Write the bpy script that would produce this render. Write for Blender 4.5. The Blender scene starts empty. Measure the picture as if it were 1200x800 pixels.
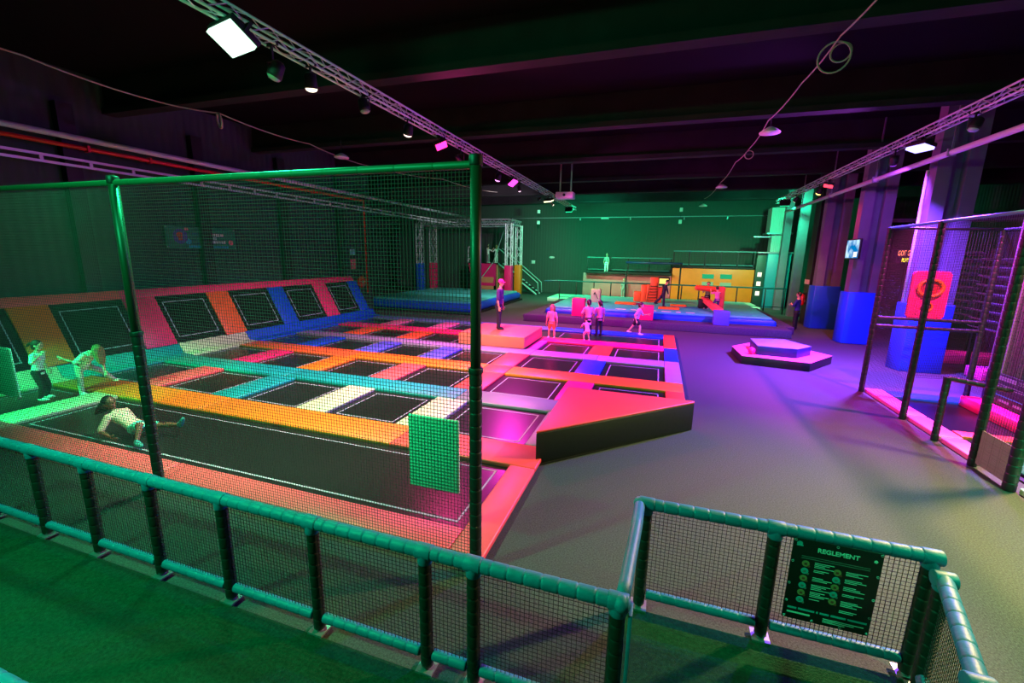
import bpy, bmesh, math, random
from mathutils import Vector, Matrix
random.seed(7)
PI = math.pi
R = math.radians
scene = bpy.context.scene
COL = scene.collection

# ------------------------------------------------------------------ view / world
scene.view_settings.view_transform = 'Standard'
scene.view_settings.look = 'None'
scene.view_settings.exposure = 0.0
scene.view_settings.gamma = 1.0
scene.view_settings.use_curve_mapping = False
world = bpy.data.worlds.new('hall_world'); scene.world = world
world.use_nodes = True
world.node_tree.nodes['Background'].inputs[0].default_value = (0.6, 0.5, 0.7, 1)
world.node_tree.nodes['Background'].inputs[1].default_value = 0.004

# ------------------------------------------------------------------ materials
MATS = {}
def lin(c):
    return tuple(((x / 12.92) if x <= 0.04045 else ((x + 0.055) / 1.055) ** 2.4) for x in c)
def mat(name, col, rough=0.6, metal=0.0, noise=None, bump=None, spec=0.5, emit=None, estr=0.0, stripes=None):
    """col in sRGB 0..1.  noise=(scale, amount)  bump=(scale, strength)  stripes=(axis, scale, strength)"""
    if name in MATS: return MATS[name]
    m = bpy.data.materials.new(name); m.use_nodes = True
    nt = m.node_tree; b = nt.nodes['Principled BSDF']
    c = lin(col)
    b.inputs['Base Color'].default_value = (*c, 1)
    b.inputs['Roughness'].default_value = rough
    b.inputs['Metallic'].default_value = metal
    b.inputs['Specular IOR Level'].default_value = spec
    if emit:
        b.inputs['Emission Color'].default_value = (*emit, 1)
        b.inputs['Emission Strength'].default_value = estr
    tc = None
    if noise or bump or stripes:
        tc = nt.nodes.new('ShaderNodeTexCoord')
    if noise:
        n = nt.nodes.new('ShaderNodeTexNoise'); n.inputs['Scale'].default_value = noise[0]
        n.inputs['Detail'].default_value = 4
        nt.links.new(tc.outputs['Object'], n.inputs['Vector'])
        r = nt.nodes.new('ShaderNodeValToRGB')
        a = noise[1]
        r.color_ramp.elements[0].position = 0.3; r.color_ramp.elements[1].position = 0.7
        r.color_ramp.elements[0].color = (*[x * (1 - a) for x in c], 1)
        r.color_ramp.elements[1].color = (*[min(1, x * (1 + a)) for x in c], 1)
        nt.links.new(n.outputs['Fac'], r.inputs['Fac'])
        nt.links.new(r.outputs['Color'], b.inputs['Base Color'])
    h = None
    if bump:
        n2 = nt.nodes.new('ShaderNodeTexNoise'); n2.inputs['Scale'].default_value = bump[0]
        n2.inputs['Detail'].default_value = 3
        nt.links.new(tc.outputs['Object'], n2.inputs['Vector'])
        h = n2.outputs['Fac']; st = bump[1]
    if stripes:
        sx = nt.nodes.new('ShaderNodeSeparateXYZ')
        nt.links.new(tc.outputs['Object'], sx.inputs[0])
        mu = nt.nodes.new('ShaderNodeMath'); mu.operation = 'MULTIPLY'; mu.inputs[1].default_value = stripes[1]
        nt.links.new(sx.outputs[stripes[0]], mu.inputs[0])
        sn = nt.nodes.new('ShaderNodeMath'); sn.operation = 'SINE'
        nt.links.new(mu.outputs[0], sn.inputs[0])
        h = sn.outputs[0]; st = stripes[2]
    if h is not None:
        bp = nt.nodes.new('ShaderNodeBump'); bp.inputs['Strength'].default_value = st
        bp.inputs['Distance'].default_value = 0.02
        nt.links.new(h, bp.inputs['Height']); nt.links.new(bp.outputs[0], b.inputs['Normal'])
    MATS[name] = m
    return m
def glow(name, col, s):
    if name in MATS: return MATS[name]
    m = bpy.data.materials.new(name); m.use_nodes = True
    nt = m.node_tree
    for n in list(nt.nodes): nt.nodes.remove(n)
    o = nt.nodes.new('ShaderNodeOutputMaterial'); e = nt.nodes.new('ShaderNodeEmission')
    e.inputs[0].default_value = (*col, 1); e.inputs[1].default_value = s
    nt.links.new(e.outputs[0], o.inputs[0]); MATS[name] = m
    return m

def vinyl(name, c): return mat('vinyl_' + name, c, 0.45, noise=(2.5, 0.05), bump=(9, 0.08))
V = {
 'salmon': vinyl('salmon', (.95, .34, .36)), 'orange': vinyl('orange', (.97, .47, .10)),
 'teal': vinyl('teal', (.05, .58, .60)), 'cream': vinyl('cream', (.78, .80, .66)),
 'lilac': vinyl('lilac', (.62, .52, .70)), 'hot pink': vinyl('hot_pink', (.95, .10, .42)),
 'coral': vinyl('coral', (.95, .30, .28)), 'blue': vinyl('blue', (.08, .28, .80)),
 'violet-blue': vinyl('violet_blue', (.34, .34, .85)), 'orange-red': vinyl('orange_red', (.95, .36, .18)),
 'pink': vinyl('pink', (.92, .45, .62)), 'grey-blue': vinyl('grey_blue', (.36, .42, .62)),
 'mint': vinyl('mint', (.72, .92, .80)), 'magenta': vinyl('magenta', (.90, .30, .62)),
 'peach': vinyl('peach', (.88, .50, .38)), 'grey-lilac': vinyl('grey_lilac', (.48, .47, .56)),
 'navy': vinyl('navy', (.12, .14, .34)), 'periwinkle': vinyl('periwinkle', (.55, .55, .80)),
}
M_CARPET = mat('grey_carpet', (.285, .30, .29), 0.95, noise=(60, .35), bump=(220, .5), spec=.1)
M_TURF = mat('green_carpet', (.09, .24, .18), 0.95, noise=(50, .30), bump=(200, .5), spec=.1)
M_CEIL = mat('ceiling_black', (.05, .05, .05), 0.9, spec=.1)
M_BEAM = mat('beam_dark', (.14, .13, .14), 0.85, noise=(1.5, .2), spec=.2)
M_WALL = mat('wall_cladding_dark', (.22, .26, .26), 0.7, stripes=(1, 26, .5), spec=.2)
M_WALLB = mat('wall_back_dark', (.26, .30, .28), 0.8, stripes=(0, 26, .3), spec=.2)
M_DARK = mat('black_paint', (.06, .06, .065), 0.6)
M_BLACKVINYL = mat('black_vinyl', (.07, .075, .07), 0.55, bump=(10, .15))
M_SLEEVE = mat('teal_foam_sleeve', (.04, .43, .56), 0.52, noise=(6, .12), bump=(18, .25))
M_POST = mat('black_foam_sleeve', (.10, .13, .11), 0.5, bump=(18, .25))
M_NETD = mat('black_net_cord', (.11, .12, .12), 0.8)
M_NET = mat('grey_net_cord', (.20, .22, .21), 0.8)
M_STEEL = mat('galvanised_steel', (.62, .62, .64), 0.4, metal=.7, noise=(8, .1))
M_TRUSS = mat('truss_aluminium', (.80, .80, .82), 0.45, metal=.35)
M_WHITE = mat('white_plastic', (.85, .85, .85), 0.5)
M_RED = mat('red_paint', (.80, .07, .06), 0.4)
M_LINE = mat('white_webbing', (.64, .61, .70), 0.7)
def bed_mat():
    m = mat('woven_bed', (.11, .10, .105), 0.5, noise=(30, .25), spec=.22)
    nt = m.node_tree; b = nt.nodes['Principled BSDF']
    b.inputs['Roughness'].default_value = 0.3
    tc = nt.nodes.new('ShaderNodeTexCoord')
    mp = nt.nodes.new('ShaderNodeMapping'); mp.inputs['Scale'].default_value = (9, .8, 1)
    nt.links.new(tc.outputs['Object'], mp.inputs['Vector'])
    n = nt.nodes.new('ShaderNodeTexNoise'); n.inputs['Scale'].default_value = 4; n.inputs['Detail'].default_value = 3
    nt.links.new(mp.outputs[0], n.inputs['Vector'])
    bp = nt.nodes.new('ShaderNodeBump'); bp.inputs['Strength'].default_value = .004; bp.inputs['Distance'].default_value = .01
    nt.links.new(n.outputs['Fac'], bp.inputs['Height']); nt.links.new(bp.outputs[0], b.inputs['Normal'])
    return m
M_BED = bed_mat()

# ------------------------------------------------------------------ mesh helpers
class MB:
    def __init__(s): s.v = []; s.f = []
    def add(s, vs, fs):
        o = len(s.v); s.v += [tuple(p) for p in vs]; s.f += [tuple(i + o for i in f) for f in fs]; return s
    def box(s, x0, x1, y0, y1, z0, z1):
        return s.add([(x0,y0,z0),(x1,y0,z0),(x1,y1,z0),(x0,y1,z0),(x0,y0,z1),(x1,y0,z1),(x1,y1,z1),(x0,y1,z1)],
                     [(0,3,2,1),(4,5,6,7),(0,1,5,4),(1,2,6,5),(2,3,7,6),(3,0,4,7)])
    def prism(s, pts, z0, z1):
        n = len(pts)
        vs = [(x, y, z0) for x, y in pts] + [(x, y, z1) for x, y in pts]
        fs = [tuple(range(n - 1, -1, -1)), tuple(range(n, 2 * n))] + [(i, (i+1) % n, n + (i+1) % n, n + i) for i in range(n)]
        return s.add(vs, fs)
    def tube(s, pts, r, n=8, closed_ends=True):
        """tube along polyline; r scalar or list"""
        pts = [Vector(p) for p in pts]; k = len(pts)
        rs = r if isinstance(r, (list, tuple)) else [r] * k
        vs = []; prevu = None
        for i, p in enumerate(pts):
            t = (pts[min(i+1, k-1)] - pts[max(i-1, 0)])
            if t.length < 1e-9: t = Vector((0,0,1))
            t.normalize()
            if prevu is None:
                a = Vector((0,0,1)) if abs(t.z) < .9 else Vector((1,0,0))
                u = t.cross(a).normalized()
            else:
                u = (prevu - t * prevu.dot(t)).normalized()
            prevu = u; w = t.cross(u)
            for j in range(n):
                q = 2 * PI * j / n
                vs.append(p + (u * math.cos(q) + w * math.sin(q)) * rs[i])
        fs = []
        for i in range(k - 1):
            for j in range(n):
                fs.append((i*n+j, i*n+(j+1) % n, (i+1)*n+(j+1) % n, (i+1)*n+j))
        if closed_ends:
            fs.append(tuple(range(n-1, -1, -1))); fs.append(tuple(range((k-1)*n, k*n)))
        return s.add(vs, fs)
    def sleeve(s, p0, p1, r, seg=.13, n=12):
        p0, p1 = Vector(p0), Vector(p1); L = (p1 - p0).length; d = (p1 - p0) / L
        k = max(1, round(L / seg)); q = L / k; pts = []; rs = []
        e = min(.012, q * .12)
        for i in range(k):
            for off, rr in ((0.001, .90), (e*.5, .975), (e*1.5, .995), (q * .5, 1.0), (q - e*1.5, .995), (q - e*.5, .975), (q - .001, .90)):
                pts.append(p0 + d * (i * q + off)); rs.append(r * rr)
        return s.tube(pts, rs, n)
    def bar(s, a, b, w):
        """thin square prism from a to b"""
        a, b = Vector(a), Vector(b); t = (b - a).normalized()
        h = Vector((0,0,1)) if abs(t.z) < .9 else Vector((1,0,0))
        u = t.cross(h).normalized() * w; v = t.cross(u).normalized() * w
        vs = [a-u-v, a+u-v, a+u+v, a-u+v, b-u-v, b+u-v, b+u+v, b-u+v]
        return s.add(vs, [(0,3,2,1),(4,5,6,7),(0,1,5,4),(1,2,6,5),(2,3,7,6),(3,0,4,7)])
    def net(s, p00, p10, p11, p01, cell, w):
        p00, p10, p11, p01 = map(Vector, (p00, p10, p11, p01))
        nu = max(1, round((p10 - p00).length / cell)); nv = max(1, round((p01 - p00).length / cell))
        for i in range(nu + 1):
            t = i / nu; s.bar(p00.lerp(p10, t), p01.lerp(p11, t), w)
        for i in range(nv + 1):
            t = i / nv; s.bar(p00.lerp(p01, t), p10.lerp(p11, t), w)
        return s
    def ell(s, c, r, rot=None, nu=14, nv=9):
        c = Vector(c); rr = Vector(r if isinstance(r, (list, tuple)) else (r, r, r))
        vs = []; fs = []
        for i in range(nv + 1):
            a = PI * i / nv
            for j in range(nu):
                b = 2 * PI * j / nu
                p = Vector((rr.x * math.sin(a) * math.cos(b), rr.y * math.sin(a) * math.sin(b), rr.z * math.cos(a)))
                if rot: p = rot @ p
                vs.append(c + p)
        for i in range(nv):
            for j in range(nu):
                a0, a1, b0, b1 = i*nu+j, i*nu+(j+1) % nu, (i+1)*nu+j, (i+1)*nu+(j+1) % nu
                fs.append((a0, b0, b1, a1))
        return s.add(vs, fs)
    def cyl(s, a, b, r, n=16): return s.tube([a, b], r, n)
    def disc(s, c, nrm, r, th, n=24):
        c = Vector(c); nrm = Vector(nrm).normalized()
        return s.tube([c - nrm * th / 2, c + nrm * th / 2], r, n)
    def ring(s, c, nrm, R_, r, n=28, m=8, sx=1, sz=1):
        c = Vector(c); nrm = Vector(nrm).normalized()
        a = Vector((0,0,1)) if abs(nrm.z) < .9 else Vector((0,1,0))
        u = nrm.cross(a).normalized(); w = u.cross(nrm)
        vs = []; fs = []
        for i in range(n):
            q = 2*PI*i/n; d = u*math.cos(q)*sx + w*math.sin(q)*sz
            for j in range(m):
                e = 2*PI*j/m
                vs.append(c + d*(R_ + r*math.cos(e)) + nrm*r*math.sin(e))
        for i in range(n):
            for j in range(m):
                fs.append((i*m+j, ((i+1) % n)*m+j, ((i+1) % n)*m+(j+1) % m, i*m+(j+1) % m))
        return s.add(vs, fs)

def tag(o, label=None, cat=None, group=None, kind=None):
    if label: o['label'] = label
    if cat: o['category'] = cat
    if group: o['group'] = group
    if kind: o['kind'] = kind
    return o
def clean(me):
    bm = bmesh.new(); bm.from_mesh(me)
    bmesh.ops.remove_doubles(bm, verts=bm.verts, dist=1e-6)
    bmesh.ops.recalc_face_normals(bm, faces=bm.faces)
    bm.to_mesh(me); bm.free()
def obj(name, mb, m, parent=None, bevel=0, seg=2, smooth=False, loc=None, local=False, recalc=True):
    """mb in world coordinates (unless local): re-based on its parent's place, or on its own base"""
    if parent is not None and not local:
        off = Vector(parent['_w'])
    elif loc is not None: off = Vector(loc)
    elif local: off = Vector((0,0,0))
    else:
        xs = [v[0] for v in mb.v]; ys = [v[1] for v in mb.v]; zs = [v[2] for v in mb.v]
        off = Vector(((min(xs)+max(xs))/2, (min(ys)+max(ys))/2, min(zs)))
    me = bpy.data.meshes.new(name)
    me.from_pydata([tuple(Vector(v) - off) for v in mb.v], [], mb.f); me.update()
    bm = bmesh.new(); bm.from_mesh(me)
    if recalc: bmesh.ops.recalc_face_normals(bm, faces=bm.faces)
    if bevel:
        es = [e for e in bm.edges if len(e.link_faces) == 2 and e.calc_face_angle(0) > .5]
        bmesh.ops.bevel(bm, geom=es, offset=bevel, segments=seg, profile=.5, affect='EDGES')
    bm.to_mesh(me); bm.free()
    if smooth or bevel:
        for p in me.polygons: p.use_smooth = True
        if bevel:
            try: me.set_sharp_from_angle(angle=R(50))
            except Exception: pass
    me.materials.append(m)
    o = bpy.data.objects.new(name, me); COL.objects.link(o)
    if parent is not None:
        o.parent = parent
        if not local: o['_w'] = tuple(off)
    else:
        o.location = off; o['_w'] = tuple(off)
    return o
def thing(name, label, cat, loc, group=None, rz=0):
    o = bpy.data.objects.new(name, None); COL.objects.link(o)
    o.empty_display_size = .2
    o.location = loc; o.rotation_euler = (0, 0, rz); o['_w'] = tuple(loc)
    return tag(o, label, cat, group)
def struct(name, mb, m, **k):
    o = obj(name, mb, m, **k); o['kind'] = 'structure'; return o
def text_mesh(name, s, size, origin, xdir, ydir, m, parent, align='CENTER', ext=.002, off_=0):
    cu = bpy.data.curves.new(name, 'FONT'); cu.body = s; cu.size = size; cu.extrude = ext
    cu.offset = off_
    cu.align_x = align; cu.align_y = 'CENTER'
    t = bpy.data.objects.new(name, cu); COL.objects.link(t)
    dg = bpy.context.evaluated_depsgraph_get()
    me = bpy.data.meshes.new_from_object(t.evaluated_get(dg))
    bpy.data.objects.remove(t)
    x = Vector(xdir).normalized(); y = Vector(ydir).normalized(); z = x.cross(y)
    M = Matrix((x, y, z)).transposed().to_4x4(); M.translation = Vector(origin) - Vector(parent['_w'])
    me.transform(M); me.materials.clear(); me.materials.append(m)
    o = bpy.data.objects.new(name, me); COL.objects.link(o); o.parent = parent
    return o

# ------------------------------------------------------------------ camera
cam = bpy.data.cameras.new('camera'); co = bpy.data.objects.new('camera', cam); COL.objects.link(co)
yaw, pit, rol = -.320472, -.1988007, .0179210
fw = Vector((math.sin(yaw)*math.cos(pit), math.cos(yaw)*math.cos(pit), math.sin(pit)))
rt = Vector((math.cos(yaw), -math.sin(yaw), 0)); up = rt.cross(fw)
rt2 = rt*math.cos(rol) + up*math.sin(rol); up2 = -rt*math.sin(rol) + up*math.cos(rol)
mw = Matrix((rt2, up2, -fw)).transposed().to_4x4(); mw.translation = (0, 0, 3.2)
co.matrix_world = mw
cam.sensor_width = 36; cam.lens = 36 * 508.44 / 1200; cam.clip_end = 200; cam.clip_start = .05
scene.camera = co

# ------------------------------------------------------------------ room shell
CZ = 7.7
struct('floor', MB().box(-24, 16, -5, 37.2, -.2, 0), M_CARPET, loc=(0,0,0))
struct('ceiling', MB().box(-24, 16, -5, 37.2, CZ, CZ+.15), M_CEIL, loc=(0,0,0))
struct('wall_back', MB().box(-24, 16, 37, 37.2, 0, CZ), M_WALLB, loc=(0,0,0))
struct('wall_left', MB().box(-15.25, -15, -5, 20.5, 0, CZ), M_WALL, loc=(0,0,0))
struct('wall_left_recess', MB().box(-24, -15.25, 20.25, 20.5, 0, CZ).box(-24, -23.8, 20.5, 37, 0, CZ), M_WALL, loc=(0,0,0))
struct('wall_right', MB().box(15.8, 16, -5, 37, 0, CZ), M_WALL, loc=(0,0,0))
struct('wall_front', MB().box(-15, 15.8, -5, -4.8, 0, CZ), M_WALL, loc=(0,0,0))
for y in (-.7, 4.0, 8.72, 13.44, 17.95, 22.6, 27.1, 31.6):
    b = MB().box(-15 if y < 20 else -23.7, 15.7, y, y+.36, 6.8, 6.95).box(-15 if y < 20 else -23.7, 15.7, y+.1, y+.26, 6.95, CZ)
    struct('ceiling_beam', b, M_BEAM)
for y in (7.6, 11.0, 14.4, 17.8):                                # columns standing against the left cladding
    struct('wall_left_column', MB().box(-15, -14.78, y, y+.35, 0, 6.8), M_DARK)
# fenced walkway floor covered in green carpet in front of the courts
struct('trim_walkway', MB().prism([(-9, -3), (2.15, -3), (2.15, 3.62), (-.1, 3.62), (-.1, 2.42), (-9, 2.42)], 0, .03), M_TURF, loc=(0,0,0))

# ------------------------------------------------------------------ trampoline deck
YB = {0: (3.68, 4.08), 1: (5.72, 6.48), 2: (8.13, 8.87), 3: (10.47, 11.25), 4: (12.88, 13.6), 5: (15.2, 15.98), 6: (17.62, 18.4)}
XC = {1: (-11.43, -10.7), 2: (-9.07, -8.33), 3: (-6.73, -6.0), 4: (-4.4, -3.67), 5: (-1.97, -1.3), 6: (.36, .78)}
deck = [(-13, 3.72), (-1.54, 3.72), (-1.54, 6.0), (.74, 8.35), (.74, 18.36), (-13, 18.36)]
struct('floor_trampoline_frame', MB().prism(deck, 0, .025), M_DARK, loc=(0,0,0))
def pad(x0, x1, y0, y1, colour, label, group, z0=.03, z1=.105):
    o = obj('safety_pad', MB().box(x0+.004, x1-.004, y0+.004, y1-.004, z0, z1), V[colour], bevel=.018)
    return tag(o, label, 'safety pad', group)
def bed(x0, x1, y0, y1, label, group):
    z = .045
    o = obj('trampoline_bed', MB().box(x0, x1, y0, y1, z-.015, z), M_BED)
    tag(o, label, 'trampoline', group)
    a, w = .15, .024
    X0, X1, Y0, Y1 = x0+a, x1-a, y0+a, y1-a
    obj('stitched_border', MB().box(X0, X1, Y0, Y0+w, z, z+.003).box(X0, X1, Y1-w, Y1, z, z+.003)
        .box(X0, X0+w, Y0+w, Y1-w, z, z+.003).box(X1-w, X1, Y0+w, Y1-w, z, z+.003), M_LINE, parent=o)
    return o
GP = 'long pads running across the court'; GS = 'short pads dividing the trampolines'; GB = 'trampoline beds set in the court'
# long bands (x ranges, colour)
pad(-13.2, -6.45, *YB[0], 'salmon', 'salmon front edge pad by the green fence, left length below the lying girl', GP)
pad(-6.45, -1.9, *YB[0], 'salmon', 'salmon front edge pad by the green fence, right length up to the corner', GP)
pad(-1.9, -1.5, 3.68, 5.72, 'salmon', 'salmon side pad at the near right corner of the court', GP)
pad(-13, -8.42, *YB[1], 'orange', 'long orange pad crossing in front of the two standing children, left length', GP)
pad(-8.42, -4.0, *YB[1], 'orange', 'long orange pad behind the front lane, middle length', GP)
pad(-4.0, -1.5, *YB[1], 'coral', 'coral orange pad at the right end of the front lane, behind the green panel', GP)
pad(-13, -8.75, *YB[2], 'teal', 'long teal pad, left length joining the sloped wall pads', GP)
pad(-8.75, -4.0, *YB[2], 'teal', 'long teal pad, middle length behind the cream cross pads', GP)
pad(-4.0, -1.5, *YB[2], 'grey-lilac', 'grey lilac length at the right end of the teal pad, beside the wedge', GP)
pad(-13, -8.7, *YB[3], 'orange-red', 'long orange pad behind the teal one, left length', GP)
pad(-8.7, -4.4, *YB[3], 'orange', 'long orange pad behind the teal one, middle length', GP)
pad(-4.4, -3.67, *YB[3], 'coral', 'coral square where the wide coral aisle crosses the orange pad', GP)
pad(-3.67, .78, *YB[3], 'orange', 'long orange pad touching the back of the red wedge', GP)
pad(-13, -6.4, *YB[4], 'lilac', 'long lilac pad, left length reaching the wall pads', GP)
pad(-6.4, -3.67, *YB[4], 'lilac', 'lilac length in front of the peach foam block', GP)
pad(-3.67, -1.6, *YB[4], 'lilac', 'lilac length just right of the peach foam block', GP)
pad(-1.6, .36, *YB[4], 'lilac', 'lilac length behind the single blue cross pad, towards the carpet edge', GP)
pad(-13, -8.7, *YB[5], 'hot pink', 'long hot pink pad, left length near the blue wall pads', GP)
pad(-8.7, -6.4, *YB[5], 'hot pink', 'long hot pink pad, length ending behind the peach foam block', GP)
pad(-4.05, .36, *YB[5], 'hot pink', 'hot pink pad at the feet of the children right of the block', GP)
pad(-13, -8.7, *YB[6], 'grey-blue', 'grey blue far edge pad in front of the left airbag', GP)
pad(-8.7, -4.05, *YB[6], 'grey-blue', 'grey blue far edge pad behind the peach foam block', GP)
pad(-4.05, .36, *YB[6], 'blue', 'blue far edge pad under the running girl', GP)
# short separators
ORD = ['', 'first', 'second', 'third', 'fourth', 'fifth', 'sixth']
def sep(c, row, colour, label):
    pad(XC[c][0], XC[c][1], YB[row][1] if row else YB[0][1], YB[row+1][0], colour, label, GS)
sep(1, 0, 'cream', 'cream cross pad between the standing children and the lying girl')
sep(1, 1, 'salmon', 'salmon cross pad nearest the left wall, between the orange and teal pads')
sep(2, 1, 'teal', 'teal cross pad linking the long orange and teal pads')
sep(3, 1, 'cream', 'cream cross pad, left one of two in front of the teal pad')
sep(4, 1, 'cream', 'cream cross pad, right one of two, beside the hanging green panel')
pad(-1.9, -1.56, YB[1][1], YB[2][0], 'grey-lilac', 'narrow grey pad along the foot of the red wedge', GS)
sep(1, 2, 'hot pink', 'hot pink cross pad nearest the left wall, behind the teal pad')
sep(2, 2, 'orange', 'orange cross pad linking the teal pad to the second orange pad')
sep(3, 2, 'salmon', 'salmon cross pad between teal and second orange pads, mid court')
sep(4, 2, 'coral', 'coral aisle pad between the teal and second orange pads')
sep(5, 2, 'hot pink', 'hot pink cross pad tucked against the left back corner of the wedge')
sep(6, 2, 'orange-red', 'orange edge pad by the carpet at the tip of the wedge')
sep(1, 3, 'blue', 'blue cross pad nearest the left wall, before the lilac pad')
sep(2, 3, 'violet-blue', 'violet blue cross pad before the lilac pad, left one of the pair')
sep(3, 3, 'violet-blue', 'violet blue cross pad just in front of the peach block')
sep(4, 3, 'coral', 'coral aisle pad ending at the corner of the peach block')
sep(5, 3, 'blue', 'single blue cross pad right of the coral aisle')
pad(.36, .78, YB[3][1], YB[4][1], 'lilac', 'lilac edge pad beside the carpet', GS)
sep(1, 4, 'orange-red', 'orange red cross pad nearest the left wall, before the hot pink pad')
sep(2, 4, 'orange-red', 'orange red cross pad left of the peach block, before the hot pink pad')
pad(-4.03, -3.67, YB[4][1], YB[5][0], 'magenta', 'magenta strip along the right side of the peach block', GS)
sep(5, 4, 'orange-red', 'orange red cross pad between two beds before the group of children')
pad(.36, .78, YB[4][1], 15.6, 'blue', 'blue edge pad beside the carpet', GS)
pad(.36, .78, 15.6, 18.4, 'orange-red', 'orange red edge pad at the far right corner of the court', GS)
sep(1, 5, 'pink', 'pink cross pad in the last row, nearest the left wall')
sep(2, 5, 'pink', 'pink cross pad in the last row, second from the left wall')
# beds
cells = [(-13.0, -11.43), (-10.7, -9.07), (-8.33, -6.73), (-6.0, -4.4), (-3.67, -1.97), (-1.3, .36)]
rowname = {1: 'between the first orange and teal pads', 2: 'between the teal and second orange pads', 3: 'between the second orange and lilac pads',
           4: 'between the lilac and hot pink pads', 5: 'in the last row before the far edge'}
where = ['against the left wall slope', 'second from the left wall', 'third from the left wall', 'fourth from the left wall', 'fifth from the left wall', 'at the right carpet edge']
bed(-13.0, -11.43, YB[0][1], YB[1][0], 'black trampoline bed under the two standing children', GB)
bed(-10.7, -1.9, YB[0][1], YB[1][0], 'long black trampoline lane in front with the girl lying on it', GB)
for r_ in (1, 2, 3, 4):
    for i, (x0, x1) in enumerate(cells):
        if r_ == 1 and i == 5: continue
        if r_ == 1 and i == 4: x1 = -1.9
        if r_ == 4 and i == 3: continue
        bed(x0, x1, YB[r_][1], YB[r_+1][0], 'black square trampoline, %s, %s' % (where[i], rowname[r_]), GB)
for i, (x0, x1) in enumerate(cells[:3]):
    bed(x0, x1, YB[5][1], YB[6][0], 'black square trampoline, %s, %s' % (where[i], rowname[5]), GB)
bed(-3.67, .36, YB[5][1], YB[6][0], 'wide black trampoline behind the hot pink pad, where girls stand', GB)

# red topped wedge on the diagonal edge
w = thing('foam_wedge', 'large triangular foam ramp with coral red top and black sides on the court edge', 'foam block', (-.6, 7.6, 0))
tri = [(-1.58, 6.0), (.82, 8.4), (.82, 8.46), (-1.58, 8.46)]
obj('side_skirt', MB().prism(tri, 0, .53), M_BLACKVINYL, parent=w, bevel=.02)
obj('top_cover', MB().prism(tri, .53, .56), V['coral'], parent=w, bevel=.012)
# peach block under the attendant
o = obj('foam_block', MB().box(-6.45, -4.05, 13.5, 15.83, .11, .5), V['peach'], bevel=.02)
tag(o, 'large low peach foam block on which the attendant stands', 'foam block')

# ------------------------------------------------------------------ sloped wall trampolines on the left
WX0, WZ0, WX1, WZ1 = -13.55, .37, -14.42, 1.97
def wp(t, y, off=0):
    dx, dz = WX1-WX0, WZ1-WZ0; L = math.hypot(dx, dz)
    return (WX0 + dx*t + off*dz/L, y, WZ0 + dz*t - off*dx/L)
def slab(mb, y0, y1, t0, t1, a, b):
    vs = [wp(t0,y0,a), wp(t0,y1,a), wp(t1,y1,a), wp(t1,y0,a), wp(t0,y0,b), wp(t0,y1,b), wp(t1,y1,b), wp(t1,y0,b)]
    return mb.add(vs, [(0,3,2,1),(4,5,6,7),(0,1,5,4),(1,2,6,5),(2,3,7,6),(3,0,4,7)])
struct('wall_left_ramp_frame', MB().add([(WX0,1,.0),(WX0,18.1,.0),(-15,18.1,0),(-15,1,0),(WX0,1,.33),(WX0,18.1,.33),(-14.46,18.1,1.95),(-14.46,1,1.95),(-15,18.1,1.95),(-15,1,1.95)],
    [(0,1,5,4),(4,5,6,7),(7,6,8,9),(0,4,7,9,3),(1,2,8,6,5),(2,3,9,8),(0,3,2,1)]), M_DARK, loc=(0,0,0))
GW = 'sloped pads of the left wall'
def wpad(name, y0, y1, t0, t1, colour, label):
    return tag(obj(name, slab(MB(), y0+.004, y1-.004, t0, t1, .02, .075), V[colour], bevel=.015), label, 'safety pad', GW)
wpad('wall_pad', 3.3, 4.08, .0, .86, 'salmon', 'sloped salmon wall pad at the far left beside the hanging green card')
wpad('wall_pad', *YB[1], .0, .86, 'orange', 'sloped orange wall pad behind the standing child with tied hair')
wpad('wall_pad', 8.05, 8.9, .0, .86, 'hot pink', 'wide sloped pink wall pad just right of the tall net post')
wpad('wall_pad', *YB[3], .0, .86, 'orange-red', 'sloped orange red wall pad')
wpad('wall_pad', *YB[4], .0, .86, 'blue', 'sloped blue wall pad between two wall trampolines')
wpad('wall_pad', *YB[5], .0, .86, 'hot pink', 'narrow sloped hot pink wall pad, second from the far end')
wpad('wall_pad', 17.45, 18.1, .0, .86, 'blue', 'sloped blue wall pad closing the far end')
wpad('wall_top_pad', 1.0, 8.05, .86, 1.0, 'salmon', 'salmon pad along the top of the left wall slope, near half')
wpad('wall_top_pad', 8.05, 17.95, .86, 1.0, 'hot pink', 'hot pink pad along the top of the left wall slope, far half')
ys = [4.08, YB[1][0], YB[1][1], 8.05, 8.9, YB[3][0], YB[3][1], YB[4][0], YB[4][1], YB[5][0], YB[5][1], 17.45]
wl = ['beside the hanging green card', 'behind the bending child', 'right of the tall net post', 'between the orange red and blue wall pads', 'between the blue and hot pink wall pads', 'at the far end of the slope']
for i in range(6):
    y0, y1 = ys[2*i], ys[2*i+1]
    o = obj('wall_trampoline', slab(MB(), y0, y1, .03, .84, .012, .022), M_BED)
    tag(o, 'sloped black wall trampoline with white border, ' + wl[i], 'trampoline', 'trampolines on the left wall')
    b = MB(); s_ = .15; q = .024; tt = lambda d: d / 1.82
    slab(b, y0+s_, y1-s_, .03+tt(s_), .03+tt(s_+q), .022, .026); slab(b, y0+s_, y1-s_, .84-tt(s_+q), .84-tt(s_), .022, .026)
    slab(b, y0+s_, y0+s_+q, .03+tt(s_+q), .84-tt(s_+q), .022, .026); slab(b, y1-s_-q, y1-s_, .03+tt(s_+q), .84-tt(s_+q), .022, .026)
    obj('stitched_border', b, M_LINE, parent=o)
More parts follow.
